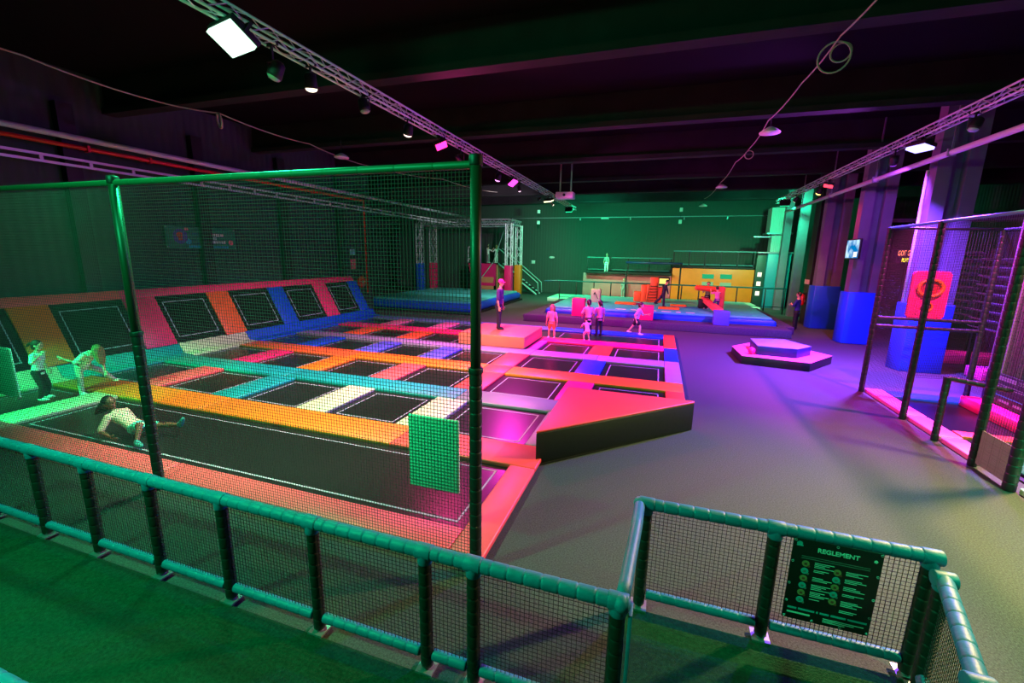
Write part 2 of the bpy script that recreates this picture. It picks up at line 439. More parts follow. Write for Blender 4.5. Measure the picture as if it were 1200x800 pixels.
def base_pad(y0, y1, colour, label):
    y0 += .004; y1 -= .004
    pr = [(-13.0, .03), (-13.0, .105), (-13.36, .125), (-13.53, .39), (-13.6, .39), (-13.6, .03)]
    vs = [(x, y0, z) for x, z in pr] + [(x, y1, z) for x, z in pr]; n = len(pr)
    fs = [tuple(range(n)), tuple(range(2*n-1, n-1, -1))] + [(i, n+i, n+(i+1) % n, (i+1) % n) for i in range(n)]
    tag(obj('wall_foot_pad', MB().add(vs, fs), V[colour], bevel=.012), label, 'safety pad', 'pads along the foot of the wall slope')
base_pad(1.0, 6.1, 'cream', 'cream pad along the foot of the wall, left of the bending child')
base_pad(6.1, 8.95, 'teal', 'teal pad along the foot of the wall, behind the tall net post')
base_pad(8.95, 11.2, 'cream', 'pale cream pad along the foot of the wall, between teal and blue')
base_pad(11.2, 18.4, 'blue', 'long blue pad along the foot of the wall')
# ------------------------------------------------------------------ fence in front (teal sleeved rails, black posts, net)
def fence(name, label, pts, post_ids, H=1.05, extra=(), bare=()):
    """pts: list of (x,y) posts in order; net in each bay"""
    t = thing(name, label, 'fence', (pts[0][0], pts[0][1], 0), 'netted guard rails around the walkway')
    for i, (x, y) in enumerate(pts):
        p = obj('post', MB().sleeve((x, y, .06), (x, y, H-.05), .05, .1), M_POST, parent=t, smooth=True)
        obj('foot_plate', MB().box(x-.07, x+.07, y-.07, y+.07, 0.03, .045).cyl((x, y, .04), (x, y, .09), .03), M_STEEL, parent=p)
    for i in range(len(pts)-1):
        a, b = pts[i], pts[i+1]
        L = math.hypot(b[0]-a[0], b[1]-a[1]); ux, uy = (b[0]-a[0])/L, (b[1]-a[1])/L
        if i not in bare:
            obj('net_panel', MB().net((a[0]+ux*.05, a[1]+uy*.05, .17), (b[0]-ux*.05, b[1]-uy*.05, .17), (b[0]-ux*.05, b[1]-uy*.05, H-.05), (a[0]+ux*.05, a[1]+uy*.05, H-.05), .033, .0018), M_NETD, parent=t)
        if L > .25 and i not in bare:
            obj('bottom_rail', MB().sleeve((a[0]+ux*.055, a[1]+uy*.055, .17), (b[0]-ux*.055, b[1]-uy*.055, .17), .042, .12), M_SLEEVE, parent=t, smooth=True)
        obj('top_rail', MB().sleeve((a[0]+ux*.02, a[1]+uy*.02, H), (b[0]-ux*.02, b[1]-uy*.02, H), .052, .125), M_SLEEVE, parent=t, smooth=True)
    for i, (x, y) in enumerate(pts):
        obj('rail_joint', MB().cyl((x-.065, y, H), (x+.065, y, H), .058).cyl((x, y, H-.09), (x, y, H), .056), M_SLEEVE, parent=t, bevel=.008)
    return t
Y1 = 2.48
f1 = fence('guard_fence', 'long netted fence with teal foam rail and black posts along the left walkway',
      [(-7.25, Y1), (-6.25, Y1), (-5.36, Y1), (-4.42, Y1), (-3.5, Y1), (-2.5, Y1), (-1.47, Y1), (-1.08, Y1), (-.08, Y1)], None)
cr = thing('connecting_rail', 'bare teal rail stepping back between the two front fences', 'rail', (-.05, 2.55, 0))
obj('rail_tube', MB().tube([(-.06, 2.5, 1.05), (-.05, 2.62, 1.06), (-.01, 3.3, 1.07), (.0, 3.62, 1.07)], .045, 14), M_SLEEVE, parent=cr, smooth=True)
obj('end_cap', MB().ell((0, 3.66, 1.07), .055), M_SLEEVE, parent=cr, smooth=True)
obj('end_cap', MB().ell((-.06, 2.47, 1.05), .062), M_SLEEVE, parent=cr, smooth=True)
obj('upright_strip', MB().box(-.012, .012, 2.44, 2.56, .03, 1.0), M_SLEEVE, parent=cr, bevel=.004)
f2 = fence('guard_fence', 'short netted fence with teal rail carrying the rules board', [(.06, 3.67), (1.06, 3.67), (2.07, 3.67)], None, H=1.07)
f3 = fence('guard_fence', 'angled netted fence end at the lower right corner', [(2.1, 3.55), (1.8, 2.62), (1.5, 1.7)], None, H=.98)
f4 = fence('guard_fence', 'teal foam rail at the bottom left corner of the walkway', [(-5.2, .9), (-4.0, .9), (-2.75, .9)], None, H=1.02)

# rules board hung on the second fence
by = 3.60
bx0, bx1, bz0, bz1 = 1.17, 1.76, .34, 1.06
rb = thing('rules_board', 'black rules board titled REGLEMENT hanging on the fence', 'sign', ((bx0+bx1)/2, by, bz0))
obj('panel', MB().box(bx0, bx1, by-.004, by+.004, bz0, bz1), mat('sign_black', (.05, .07, .06), .5), parent=rb, bevel=.003)
M_TXT = mat('sign_white_print', (.80, .85, .82), .6); M_TXT2 = mat('sign_teal_print', (.10, .62, .66), .6); M_TXT3 = mat('sign_orange_print', (.78, .50, .32), .6)
M_TXG = mat('sign_grey_print', (.42, .44, .43), .6); M_TXR = mat('sign_red_print', (.72, .22, .16), .6)
fy = by - .005
text_mesh('title_lettering', 'REGLEMENT', .050, (1.475, fy, .985), (1,0,0), (0,0,1), M_TXT, rb, off_=.0012)
for k in range(2): obj('lettering', MB().box(1.24, 1.69, fy-.001, fy, .915-.017*k, .920-.017*k), M_TXG, parent=rb)
b = MB()
rows = [.855, .79, .725, .66, .595, .53]
for i, z in enumerate(rows):
    n = [4, 2, 3, 4, 4, 1][i]
    for k in range(n): b.box(1.335, 1.335 + .13 - .03*((k*7+i) % 3), fy-.001, fy, z+.018-.013*k, z+.023-.013*k)
obj('lettering', b, M_TXT, parent=rb)
b = MB()
rows2 = [.83, .765, .70, .635, .57]
for i, z in enumerate(rows2):
    n = [3, 3, 3, 2, 4][i]
    for k in range(n): b.box(1.545, 1.545 + .14 - .03*((k*5+i) % 3), fy-.001, fy, z+.018-.013*k, z+.023-.013*k)
for k in range(2): b.box(1.545, 1.66-.02*k, fy-.001, fy, .505-.014*k, .511-.014*k)
obj('lettering', b, M_TXT, parent=rb)
b = MB()
for k in range(3): b.box(1.45, 1.72-.06*k, fy-.001, fy, .40-.014*k, .406-.014*k)
obj('lettering', MB().box(1.20, 1.36, fy-.001, fy, .395, .410), M_TXT, parent=rb)
obj('lettering', b, M_TXT, parent=rb)
b = MB()
xx = 1.20
for n in (5, 9, 1, 5, 8, 10):
    b.box(xx, xx+.0125*n, fy-.001, fy, .435, .452); xx += .0125*n + .012
obj('lettering', b, M_TXT2, parent=rb)
for i, z in enumerate(rows):
    ic = obj('icon', MB().disc((1.275, fy, z), (0,1,0), .026, .003), M_TXT3 if i % 2 == 0 else M_TXT2, parent=rb)
    obj('icon_mark', MB().box(1.266, 1.284, fy-.003, fy-.001, z-.010, z+.008).disc((1.298, fy-.001, z-.02), (0,1,0), .009, .003), M_TXR if i % 2 == 0 else M_TXG, parent=ic)
for i, z in enumerate(rows2):
    ic = obj('icon', MB().disc((1.49, fy, z), (0,1,0), .026, .003), M_TXT3 if i % 2 == 0 else M_TXT2, parent=rb)
    obj('icon_mark', MB().box(1.481, 1.499, fy-.003, fy-.001, z-.010, z+.008).disc((1.513, fy-.001, z-.02), (0,1,0), .009, .003), M_TXR if i % 2 == 0 else M_TXG, parent=ic)
for x, z in [(1.185, 1.045), (1.465, 1.045), (1.745, 1.045), (1.185, .86), (1.745, .86), (1.185, .66), (1.745, .66), (1.185, .5), (1.745, .5), (1.185, .36), (1.38, .36), (1.57, .36), (1.745, .36)]:
    obj('grommet', MB().ring((x, by-.006, z), (0,1,0), .008, .003, 12, 6), M_STEEL, parent=rb)
b = MB().disc((1.215, fy, 1.02), (0,1,0), .02, .002).box(1.195, 1.24, fy-.002, fy, 1.0, 1.01)
obj('emblem', b, M_TXT2, parent=rb)
obj('emblem', MB().disc((1.715, fy, .985), (0,1,0), .014, .002, 5), M_TXT, parent=rb)

# ------------------------------------------------------------------ tall net in front of the lane
NY = 3.61
tn = thing('net_enclosure', 'tall black safety net on two padded posts across the front of the court', 'safety net', (-6.2, NY, 0))
for x in (-6.2, -1.55):
    p = obj('post', MB().tube([(x, NY, 2.12), (x, NY, 3.97)], .05, 14), mat('post_green', (.08, .22, .15), .45), parent=tn, smooth=True)
    obj('foam_sleeve', MB().sleeve((x, NY, .0), (x, NY, 2.12), .062, .13), M_POST, parent=p, smooth=True)
    obj('collar', MB().cyl((x, NY, 2.10), (x, NY, 2.16), .07), M_POST, parent=p, bevel=.01)
    obj('post_cap', MB().cyl((x, NY, 3.93), (x, NY, 4.02), .06), M_POST, parent=p, bevel=.01)
obj('top_tube', MB().sleeve((-12.6, NY, 3.94), (-1.55, NY, 3.94), .035, .4, 10), mat('tube_green', (.06, .34, .23), .5), parent=tn, smooth=True)
obj('net', MB().net((-12.6, NY, .14), (-1.6, NY, .14), (-1.6, NY, 3.92), (-12.6, NY, 3.92), .036, .0019), M_NET, parent=tn)
for x0, x1, z0, z1, lab in ((-2.31, -1.74, .81, 1.59, 'pale green foam panel hanging behind the net by the right hand post'),
                            (-9.95, -9.15, .9, 1.68, 'pale green foam panel hanging behind the net at the left edge')):
    o = obj('hanging_mat', MB().box(x0, x1, NY+.02, NY+.05, z0, z1), vinyl('panel_mint', (.70, .93, .85)), bevel=.012)
    tag(o, lab, 'mat', 'mats hung on the net')

# ------------------------------------------------------------------ trusses and stage lights
def truss(name, label, p0, p1, s, step, rc, rl, m=None, alt=True):
    """box truss along y between p0 and p1"""
    t = thing(name, label, 'truss', (p0[0], (p0[1]+p1[1])/2, p0[2]))
    a, b = Vector(p0), Vector(p1); d = (b-a).normalized(); L = (b-a).length
    h = Vector((0,0,1)) if abs(d.z) < .9 else Vector((0,1,0))
    u = d.cross(h).normalized()*s/2; v = d.cross(u).normalized()*s/2
    cs = [u+v, u-v, -u-v, -u+v]
    for c in cs: obj('chord', MB().tube([a+c, b+c], rc, 8), m or M_TRUSS, parent=t, smooth=True)
    k = max(1, round(L/step)); mb = MB()
    for f in range(4):
        c0, c1 = cs[f], cs[(f+1) % 4]
        for i in range(k):
            q0, q1 = a + d*(L*i/k), a + d*(L*(i+1)/k)
            if i % 2 == 0: mb.tube([q0+c0, q1+c1], rl, 5)
            else: mb.tube([q0+c1, q1+c0], rl, 5)
    obj('lacing', mb, m or M_TRUSS, parent=t)
    return t
TL, TR = -5.78, 5.93; TZ = 6.3
truss('lighting_truss', 'aluminium truss with flood lights above the trampolines, left of centre', (TL, -2, TZ), (TL, 30.5, TZ), .18, .33, .021, .009)
truss('lighting_truss', 'aluminium truss above the carpet in front of the right columns', (TR, -2, TZ), (TR, 28.5, TZ), .18, .33, .021, .009)

def light(kind, name, energy, col, loc, aim, size=.35, spread=150, blend=.4, parent=None):
    d = bpy.data.lights.new(name, kind); d.energy = energy; d.color = col
    if kind == 'AREA':
        d.shape = 'RECTANGLE'; d.size = size; d.size_y = size*.7; d.spread = R(spread)
    else:
        d.spot_size = R(spread); d.spot_blend = blend; d.shadow_soft_size = size
    o = bpy.data.objects.new(name, d); COL.objects.link(o)
    o.location = loc
    dirv = (Vector(aim) - Vector(loc)).normalized()
    o.rotation_euler = dirv.to_track_quat('-Z', 'Y').to_euler()
    return o
GF = 'rectangular flood lights on the trusses'
def flood(x, y, z, aim, col, watts, label, lens=None, estr=12, size=.34, emit=True, spread=150):
    t = thing('flood_light', label, 'stage light', (x, y, z), GF)
    d = (Vector(aim) - Vector((x, y, z))).normalized()
    q = d.to_track_quat('-Z', 'Y').to_matrix()
    def tr(mb):
        mb.v = [tuple(q @ Vector(p) + Vector((x, y, z))) for p in mb.v]; return mb
    s = size/2
    obj('housing', tr(MB().box(-s-.02, s+.02, -s*.7-.02, s*.7+.02, .012, .10)), M_DARK, parent=t, bevel=.01)
    ln = obj('lens', tr(MB().box(-s, s, -s*.7, s*.7, -.05, .012)), glow('lens_%s' % label.replace(' ', '_')[:40], lens or col, estr), parent=t)
    yk = MB().box(-s-.035, -s-.02, -.02, .02, 0, .2).box(s+.02, s+.035, -.02, .02, 0, .2).box(-s-.035, s+.035, -.02, .02, .19, .205)
    obj('yoke', tr(yk), M_DARK, parent=t)
    obj('clamp', MB().box(x-.02, x+.02, y-.02, y+.02, z+.12, TZ-.1).box(x-.115, x+.115, y-.025, y+.025, TZ-.11, TZ-.07), M_DARK, parent=t)
    l = light('AREA', 'flood_lamp', watts, col, Vector((x, y, z)) + d*.06, aim, size, spread)
    return t
GPAR = 'small round spotlights on the trusses'
def par(x, y, z, aim, col, watts, label, estr=10, lit=True, cone=50, r=.105):
    t = thing('spot_light', label, 'stage light', (x, y, z), GPAR)
    d = (Vector(aim) - Vector((x, y, z))).normalized()
    c = Vector((x, y, z))
    obj('can', MB().tube([c, c - d*.05, c - d*.2, c - d*.24], [r, r*1.02, r*.9, r*.5], 16), M_DARK, parent=t, smooth=True)
    obj('lens', MB().ell(c, (r*.92, r*.92, r*.5), d.to_track_quat('Z', 'Y').to_matrix()), glow('par_%s' % label.replace(' ', '_')[:44], col, estr) if lit else mat('lens_off', (.55, .7, .6), .2), parent=t)
    obj('yoke', MB().box(x-.105, x-.095, y-.015, y+.015, z-.0, z+.22).box(x+.095, x+.105, y-.015, y+.015, z-.0, z+.22).box(x-.105, x+.105, y-.015, y+.015, z+.21, z+.225), M_DARK, parent=t)
    obj('clamp', MB().box(x-.015, x+.015, y-.015, y+.015, z+.22, TZ-.1).box(x-.115, x+.115, y-.02, y+.02, TZ-.11, TZ-.07), M_DARK, parent=t)
    if lit and watts: light('SPOT', 'spot_lamp', watts, col, c + d*.075, aim, .06, cone, .5)
    return t
GRN = (.02, 1, .34); GRNF = (.02, 1, .42); MAG = (1, .02, .26); MAG2 = (1, .03, .62); VIO = (.20, .045, 1); REDC = (1, .04, .03); WARM = (1, .64, .26); YEL = (1, .86, .45)
flood(TL, 5.05, 6.02, (-6.6, 1.2, 0), GRN, 420, 'large bright green flood light, nearest on the left truss', lens=(.55, 1, .72), estr=2.2, size=.55, spread=140)
flood(TL, 11.12, 6.01, (-3.4, 12.2, 0), MAG, 600, 'bright magenta flood light in the middle of the left truss', lens=(1, .03, .28), estr=3.5, size=.42, spread=160)
flood(TL, 17.16, 5.97, (-1.0, 17.0, 0), MAG2, 1150, 'violet pink flood light further along the left truss', lens=(1, .05, .75), estr=3, size=.42, spread=150)
flood(TL, 23.09, 5.97, (-5, 25, 0), YEL, 300, 'pale yellow flood light near the far end of the left truss', lens=(1, .95, .5), estr=3, size=.42)
flood(TL, 28.56, 6.03, (-5.0, 34.5, 1.6), GRNF, 850, 'green flood light at the far end of the left truss', lens=(.02, 1, .42), estr=2, size=.42)
flood(TR, 14.2, 5.98, (4.7, 13.6, 0), VIO, 3900, 'bright blue violet flood light on the right truss', lens=(.35, .3, 1), estr=3.5, size=.45, spread=138)
flood(TR, 20.57, 6.0, (4.5, 21, 0), REDC, 130, 'red flood light on the right truss', lens=(1, .04, .08), estr=3, size=.42)
flood(TR, 26.9, 6.05, (7.0, 34, 3), GRNF, 500, 'green flood light at the far end of the right truss', lens=(.02, 1, .42), estr=2, size=.42)
flood(TR, 8.2, 6.0, (3.6, 4.6, 0), WARM, 700, 'warm flood light on the right truss above the netted cage', lens=(1, .8, .5), estr=10, spread=95)
flood(TR, 2.2, 6.0, (7.0, 5.0, 0), GRN, 700, 'green flood light at the near end of the right truss', lens=(.3, 1, .6), estr=10, spread=120)
flood(TL, -1.0, 6.0, (-3.0, 3.2, .6), GRN, 470, 'green flood light on the left truss above the walkway', lens=(.3, 1, .6), estr=10)
par(TL, 5.71, 5.77, (-7.5, 5.0, 2), (.3, 1, .6), 0, 'unlit square lamp beside the large green flood light', lit=False)
par(TL, 6.48, 5.86, (-6.4, 7.6, 0), (1, .90, .66), 2900, 'pale green white spotlight behind the large green flood light', estr=2.5, cone=92)
par(TL, 7.91, 5.93, (-4.6, 8.4, 0), (1, .8, .6), 0, 'unlit dark spotlight under the left truss', lit=False)
par(TL, 9.47, 5.87, (-8.2, 11.4, 0), (1, .78, .70), 2100, 'warm white spotlight before the magenta flood light', estr=2.5, cone=100)
par(TL, 12.34, 5.82, (-2.4, 16.8, .7), (1, .03, .40), 2600, 'small pinkish spotlight just behind the magenta flood light', estr=2.5, cone=58, r=.06)
par(TL, 15.43, 5.8, (-8, 16.5, 0), (.9, .3, 1), 400, 'small violet spotlight before the violet pink flood light', estr=2.5, cone=100)
par(TL, 18.07, 5.77, (-5, 19, 0), (1, .6, .9), 200, 'small pink spotlight behind the violet pink flood light', estr=2.5, cone=80, r=.06)
par(TL, 21.07, 5.78, (-13.5, 31, 2), (.9, .78, .95), 2200, 'small amber spotlight before the pale yellow flood light', estr=5, cone=80, r=.06)
par(TL, 24.08, 5.86, (-1, 29.5, .6), (1, .75, .6), 1300, 'small white spotlight behind the pale yellow flood light', estr=7, cone=66, r=.06)
par(TR, 15.48, 5.84, (7.2, 18.5, 2.5), (.35, .05, 1), 900, 'small lavender spotlight behind the blue violet flood light', estr=2.5, cone=110)
par(TR, 21.64, 5.84, (4, 24, 0), (1, .55, .12), 500, 'small amber spotlight behind the red flood light', estr=6, cone=90)
par(TR, 24.96, 5.95, (3.5, 33, 1), (1, .85, .62), 1000, 'small white spotlight before the far green flood light', estr=2.5, cone=62)
par(TR, 12.2, 5.9, (4, 12, 0), (.8, .6, 1), 0, 'unlit dark spotlight on the right truss beside the violet flood light', lit=False)
par(TR, 10.4, 5.85, (6.2, 11.2, 0), (1, .05, .50), 5500, 'pink spotlight over the netted cage', estr=6, cone=90)
par(-11.2, .6, 4.8, (-11.7, 5.4, .5), (.02, 1, .30), 9000, 'green spotlight off to the left above the walkway', estr=2.5, cone=38)
light('SPOT', 'violet_spill_helper', 1500, (.55, .08, 1), (TR-.25, 14.2, 5.93), (TL, 10.5, 6.1), .15, 75, .8)  # added spot without a fixture, imitates the violet flood's stray light on the left truss
light('SPOT', 'pink_spill_helper', 350, (1, .05, .35), (TL+.3, 11.12, 5.95), (-1.5, 9, 7.2), .15, 120, .8)  # added spot, stands in for magenta stray light thrown upwards
# ------------------------------------------------------------------ columns on the right with blue padding
M_COL = mat('column_paint', (.42, .40, .44), .7, noise=(2, .1), spec=.2)
for i, (y, lab) in enumerate(((7.3, 'blue column padding behind the near end of the cage'), (11.5, 'blue column padding behind the cage, next to the dark column'), (15.45, 'blue column padding seen through the far end of the cage'),
                              (19.9, 'blue column padding under the wall screen'), (23.75, 'blue column padding farthest along the right side'))):
    struct('column', MB().box(6.95, 7.28, y+.08, y+.48, 0, CZ).box(7.60, 7.93, y+.08, y+.48, 0, CZ).box(7.28, 7.60, y+.34, y+.42, 0, CZ), M_COL)
    if i >= 2:
        o = obj('column_pad', MB().prism([(6.86, y+.28), (6.95, y), (7.95, y), (8.03, y+.2), (8.03, y+.62), (6.86, y+.62)], 0, 2.0), V['blue'] if i != 4 else V['blue'], bevel=.03)
        tag(o, lab, 'column padding', 'blue pads around the right hand columns')
for y in (28.2, 31.5):
    struct('column', MB().box(7.1, 7.5, y, y+.4, 0, CZ), M_COL)
t = thing('pipe_run', 'long pale duct running under the right truss along the columns', 'pipe', (6.5, 15, 5.8))
obj('duct', MB().tube([(6.5, 2, 5.80), (6.5, 29, 5.80)], .07, 12), mat('duct_grey', (.75, .74, .78), .35), parent=t, smooth=True)
for y in (6, 10, 14, 18, 22, 26): obj('bracket', MB().box(6.41, 6.59, y, y+.05, 5.72, 5.89).box(6.48, 6.52, y+.01, y+.04, 5.89, CZ), M_STEEL, parent=t)
# vertical pipe beside the dark column
t = obj('drain_pipe', MB().tube([(6.92, 15.9, 2.0), (6.92, 15.9, 5.7)], .04, 10), M_WHITE, smooth=True)
tag(t, 'slim vertical pipe on the column behind the cage', 'pipe')
# wall screen on a column
t = thing('wall_screen', 'lit blue screen hung on the column above the blue padding', 'screen', (6.93, 20.0, 3.2))
obj('casing', MB().box(6.86, 6.93, 19.4, 20.6, 3.24, 3.98), M_DARK, parent=t, bevel=.01)
sm = mat('screen_blue', (.0, .0, .0), .3)
sc_ = glow('screen_picture', (.05, .35, .85), 1.2)
nt = sc_.node_tree; e = [n for n in nt.nodes if n.type == 'EMISSION'][0]
tc = nt.nodes.new('ShaderNodeTexCoord'); nz = nt.nodes.new('ShaderNodeTexNoise'); nz.inputs['Scale'].default_value = 3
rp = nt.nodes.new('ShaderNodeValToRGB'); rp.color_ramp.elements[0].color = (.0, .18, .5, 1); rp.color_ramp.elements[1].color = (.55, .8, 1, 1)
rp.color_ramp.elements[0].position = .4; rp.color_ramp.elements[1].position = .65
nt.links.new(tc.outputs['Object'], nz.inputs['Vector']); nt.links.new(nz.outputs['Fac'], rp.inputs['Fac']); nt.links.new(rp.outputs['Color'], e.inputs[0])
obj('picture', MB().box(6.85, 6.86, 19.44, 20.56, 3.28, 3.94), sc_, parent=t)
obj('score_box', MB().box(6.845, 6.85, 19.5, 19.82, 3.32, 3.5), glow('score_white', (.9, .85, 1), 1.3), parent=t)
# led sign, seen between columns
t = thing('led_sign', 'small lit sign with red and yellow letters behind the cage', 'sign', (8.3, 19.2, 3.1))
obj('casing', MB().box(8.02, 8.1, 18.2, 20.0, 3.12, 3.6), M_DARK, parent=t, bevel=.01)
text_mesh('red_letters', 'GOT G', .26, (8.01, 18.9, 3.46), (0,-1,0), (0,0,1), glow('led_red', (1, .22, .12), 3), t)
text_mesh('yellow_letters', 'PLAY', .2, (8.01, 18.75, 3.23), (0,-1,0), (0,0,1), glow('led_yellow', (1, .8, .05), 2.5), t)
# fire extinguisher and sign on the far column
t = thing('fire_extinguisher', 'red fire extinguisher on the dark pillar behind the man with folded arms', 'fire extinguisher', (7.0, 25.2, .9))
obj('bottle', MB().tube([(6.9, 25.2, .95), (6.9, 25.2, 1.0), (6.9, 25.2, 1.42), (6.9, 25.2, 1.5)], [.07, .09, .09, .03], 12), M_RED, parent=t, smooth=True)
obj('bracket', MB().box(6.97, 7.0, 25.1, 25.3, 1.1, 1.2), M_STEEL, parent=t)
obj('valve', MB().box(6.86, 6.99, 25.15, 25.25, 1.5, 1.56).tube([(6.9, 25.15, 1.52), (6.9, 25.05, 1.4), (6.9, 25.07, 1.15)], .012, 6), M_DARK, parent=t)
t = obj('wall_sign', MB().box(6.96, 7.0, 24.9, 25.5, 2.0, 2.22), mat('sign_cream', (.9, .75, .6), .5))
tag(t, 'small pale safety sign above the fire extinguisher', 'sign')
struct('column', MB().box(7.0, 7.4, 24.8, 25.6, 0, CZ), M_DARK)
# slatted pale stands in the dark area behind the columns
M_SLAT = mat('slat_grey', (.55, .56, .60), .5)
for (x, y, n, lab) in ((9.3, 16.2, 9, 'stack of pale slats behind the cage, large and near'), (11.0, 21.0, 10, 'stack of pale slats far behind the cage beside the led sign')):
    t = thing('slatted_rack', lab, 'rack', (x, y, 0), 'slatted racks in the dark side hall')
    for s in (-.75, .75): obj('upright', MB().box(x-.04, x+.04, y+s-.04, y+s+.04, 0, 3.6), M_DARK, parent=t)
    for k in range(n):
        z = 1.3 + k*.25
        obj('slat', MB().add([(x-.2,y-.75,z),(x+.2,y-.75,z-.12),(x+.2,y+.75,z-.12),(x-.2,y+.75,z),(x-.2,y-.75,z+.03),(x+.2,y-.75,z-.09),(x+.2,y+.75,z-.09),(x-.2,y+.75,z+.03)],
             [(0,3,2,1),(4,5,6,7),(0,1,5,4),(1,2,6,5),(2,3,7,6),(3,0,4,7)]), M_SLAT, parent=t)
# pink floor pads of a further court behind the columns
for (x0, x1, y0, y1, lab) in ((8.6, 10.6, 15.0, 15.7, 'pink pad lying flat behind the columns, nearer one'), (8.9, 11.2, 17.3, 18.2, 'pink pad lying flat behind the columns, farther one')):
    tag(obj('safety_pad', MB().box(x0, x1, y0, y1, 0, .3), V['magenta'], bevel=.02), lab, 'safety pad', 'pads of the far side court')
light('SPOT', 'side_court_lamp', 600, (1, .08, .75), (9.6, 15.5, 5.6), (9.6, 16.6, 0), .1, 70, .5)
struct('trim_side_rail', MB().box(8.5, 15.7, 19.4, 19.55, 4.6, 4.8), M_STEEL)
struct('trim_side_rail', MB().box(8.6, 15.7, 24.5, 24.65, 4.9, 5.05), M_STEEL)

# ------------------------------------------------------------------ netted cage on the right
M_CAGE = mat('cage_sleeve', (.06, .055, .07), .5, bump=(18, .2))
cg = thing('netted_cage', 'tall black netted cage with pink kerb pads on the right side', 'cage', (6.0, 10.3, 0))
def cpost(x, y, h, r=.055):
    return obj('post', MB().sleeve((x, y, 0), (x, y, h), r, .13), M_CAGE, parent=cg, smooth=True)
for y in (12.6, 10.62, 8.47): cpost(5.0, y, 3.95, .06)
cpost(5.0, 7.68, 3.95, .075)
for y in (12.5, 10.5, 8.0): cpost(6.98, y, 3.9)
cpost(5.0, 9.5, 1.2); 
obj('gate_bar', MB().sleeve((5.0, 9.5, 1.18), (5.9, 9.5, 1.05), .045), M_CAGE, parent=cg, smooth=True)
obj('top_tube', MB().tube([(5.0, 12.6, 3.94), (5.0, 6.0, 3.94)], .03, 10), mat('tube_cage', (.25, .5, .5), .4), parent=cg, smooth=True)
obj('top_tube', MB().tube([(6.98, 12.5, 3.9), (6.98, 6.0, 3.9)], .03, 10), M_CAGE, parent=cg, smooth=True)
obj('top_tube', MB().tube([(5.0, 12.6, 3.94), (6.98, 12.5, 3.9)], .03, 10), M_CAGE, parent=cg, smooth=True)
for z in (1.87, 1.67): obj('cross_rail', MB().sleeve((5.05, 12.58, z), (6.95, 12.5, z), .04, .12), M_CAGE, parent=cg, smooth=True)
obj('net', MB().net((5, 12.55, .15), (5, 10.65, .15), (5, 10.65, 3.92), (5, 12.55, 3.92), .05, .0018), M_NETD, parent=cg)
obj('net', MB().net((5, 10.6, .9), (5, 8.5, 1.4), (5, 8.5, 3.92), (5, 10.6, 3.92), .05, .0018), M_NETD, parent=cg)
obj('net', MB().net((5, 8.45, .1), (5, 7.7, .1), (5, 7.7, 3.92), (5, 8.45, 3.92), .05, .0018), M_NETD, parent=cg)
obj('net', MB().net((5.05, 12.58, 1.9), (6.95, 12.5, 1.9), (6.95, 12.5, 3.88), (5.05, 12.58, 3.92), .05, .0018), M_NETD, parent=cg)
obj('net', MB().net((6.98, 12.5, .3), (6.98, 8.0, .3), (6.98, 8.0, 3.88), (6.98, 12.5, 3.88), .05, .0018), M_NETD, parent=cg)
obj('kick_panel', MB().net((5, 8.44, .08), (5, 7.72, .08), (5, 7.72, .62), (5, 8.44, .62), .022, .0045), mat('kick_mesh', (.62, .56, .52), .6), parent=cg)
for y0, y1, lab in ((8.5, 9.45, 'pink kerb pad by the cage opening'), (9.5, 10.6, 'pink kerb pad of the cage, middle length'), (10.65, 12.6, 'pink kerb pad at the far end of the cage')):
    tag(obj('kerb_pad', MB().box(5.06, 5.42, y0, y1, 0, .1), V['pink'], bevel=.02), lab, 'safety pad', 'kerb pads of the cage')
tag(obj('kerb_pad', MB().box(5.06, 5.42, 6.0, 7.6, 0, .1), vinyl('pale_green', (.55, .85, .55)), bevel=.02), 'pale green lit kerb pad at the near end of the cage', 'safety pad', 'kerb pads of the cage')
tag(obj('end_panel', MB().add([(5.44,6,.08),(5.44,8.36,.08),(5.98,8.36,1.0),(5.98,6,1.0),(5.49,6,.04),(5.49,8.36,.04),(6.03,8.36,.96),(6.03,6,.96)],[(0,1,2,3),(7,6,5,4),(0,4,5,1),(1,5,6,2),(2,6,7,3),(3,7,4,0)]), vinyl('leaf_green', (.22, .72, .38)), bevel=.015), 'green panel at the near end of the cage, tilted to catch the light', 'panel')  # upright panel given a slope so that its face catches the green flood
struct('floor_cage_frame', MB().box(5.36, 8.0, 6.0, 12.5, 0, .03), M_DARK)
tag(obj('trampoline_bed', MB().box(5.5, 6.58, 9.9, 12.0, .04, .055), M_BED), 'black trampoline bed inside the cage, far one', 'trampoline', 'trampolines in the cage')
tag(obj('trampoline_bed', MB().box(5.5, 6.58, 8.45, 9.6, .04, .055), M_BED), 'black trampoline bed inside the cage, near one', 'trampoline', 'trampolines in the cage')
tag(obj('safety_pad', MB().box(5.44, 6.9, 9.6, 9.9, .04, .11), V['orange-red'], bevel=.015), 'orange red pad dividing the two beds inside the cage', 'safety pad', 'pads inside the cage')
tag(obj('safety_pad', MB().box(5.42, 6.9, 12.0, 12.45, .04, .12), V['blue'], bevel=.015), 'blue pad at the far end inside the cage', 'safety pad', 'pads inside the cage')
tag(obj('safety_pad', MB().box(6.6, 6.93, 10.0, 12.0, .05, .28), V['hot pink'], bevel=.02), 'hot pink side pad inside the cage, farther one', 'safety pad', 'pads inside the cage')
tag(obj('safety_pad', MB().box(6.6, 6.93, 7.9, 9.6, .05, .28), V['hot pink'], bevel=.02), 'hot pink side pad inside the cage, nearer one', 'safety pad', 'pads inside the cage')
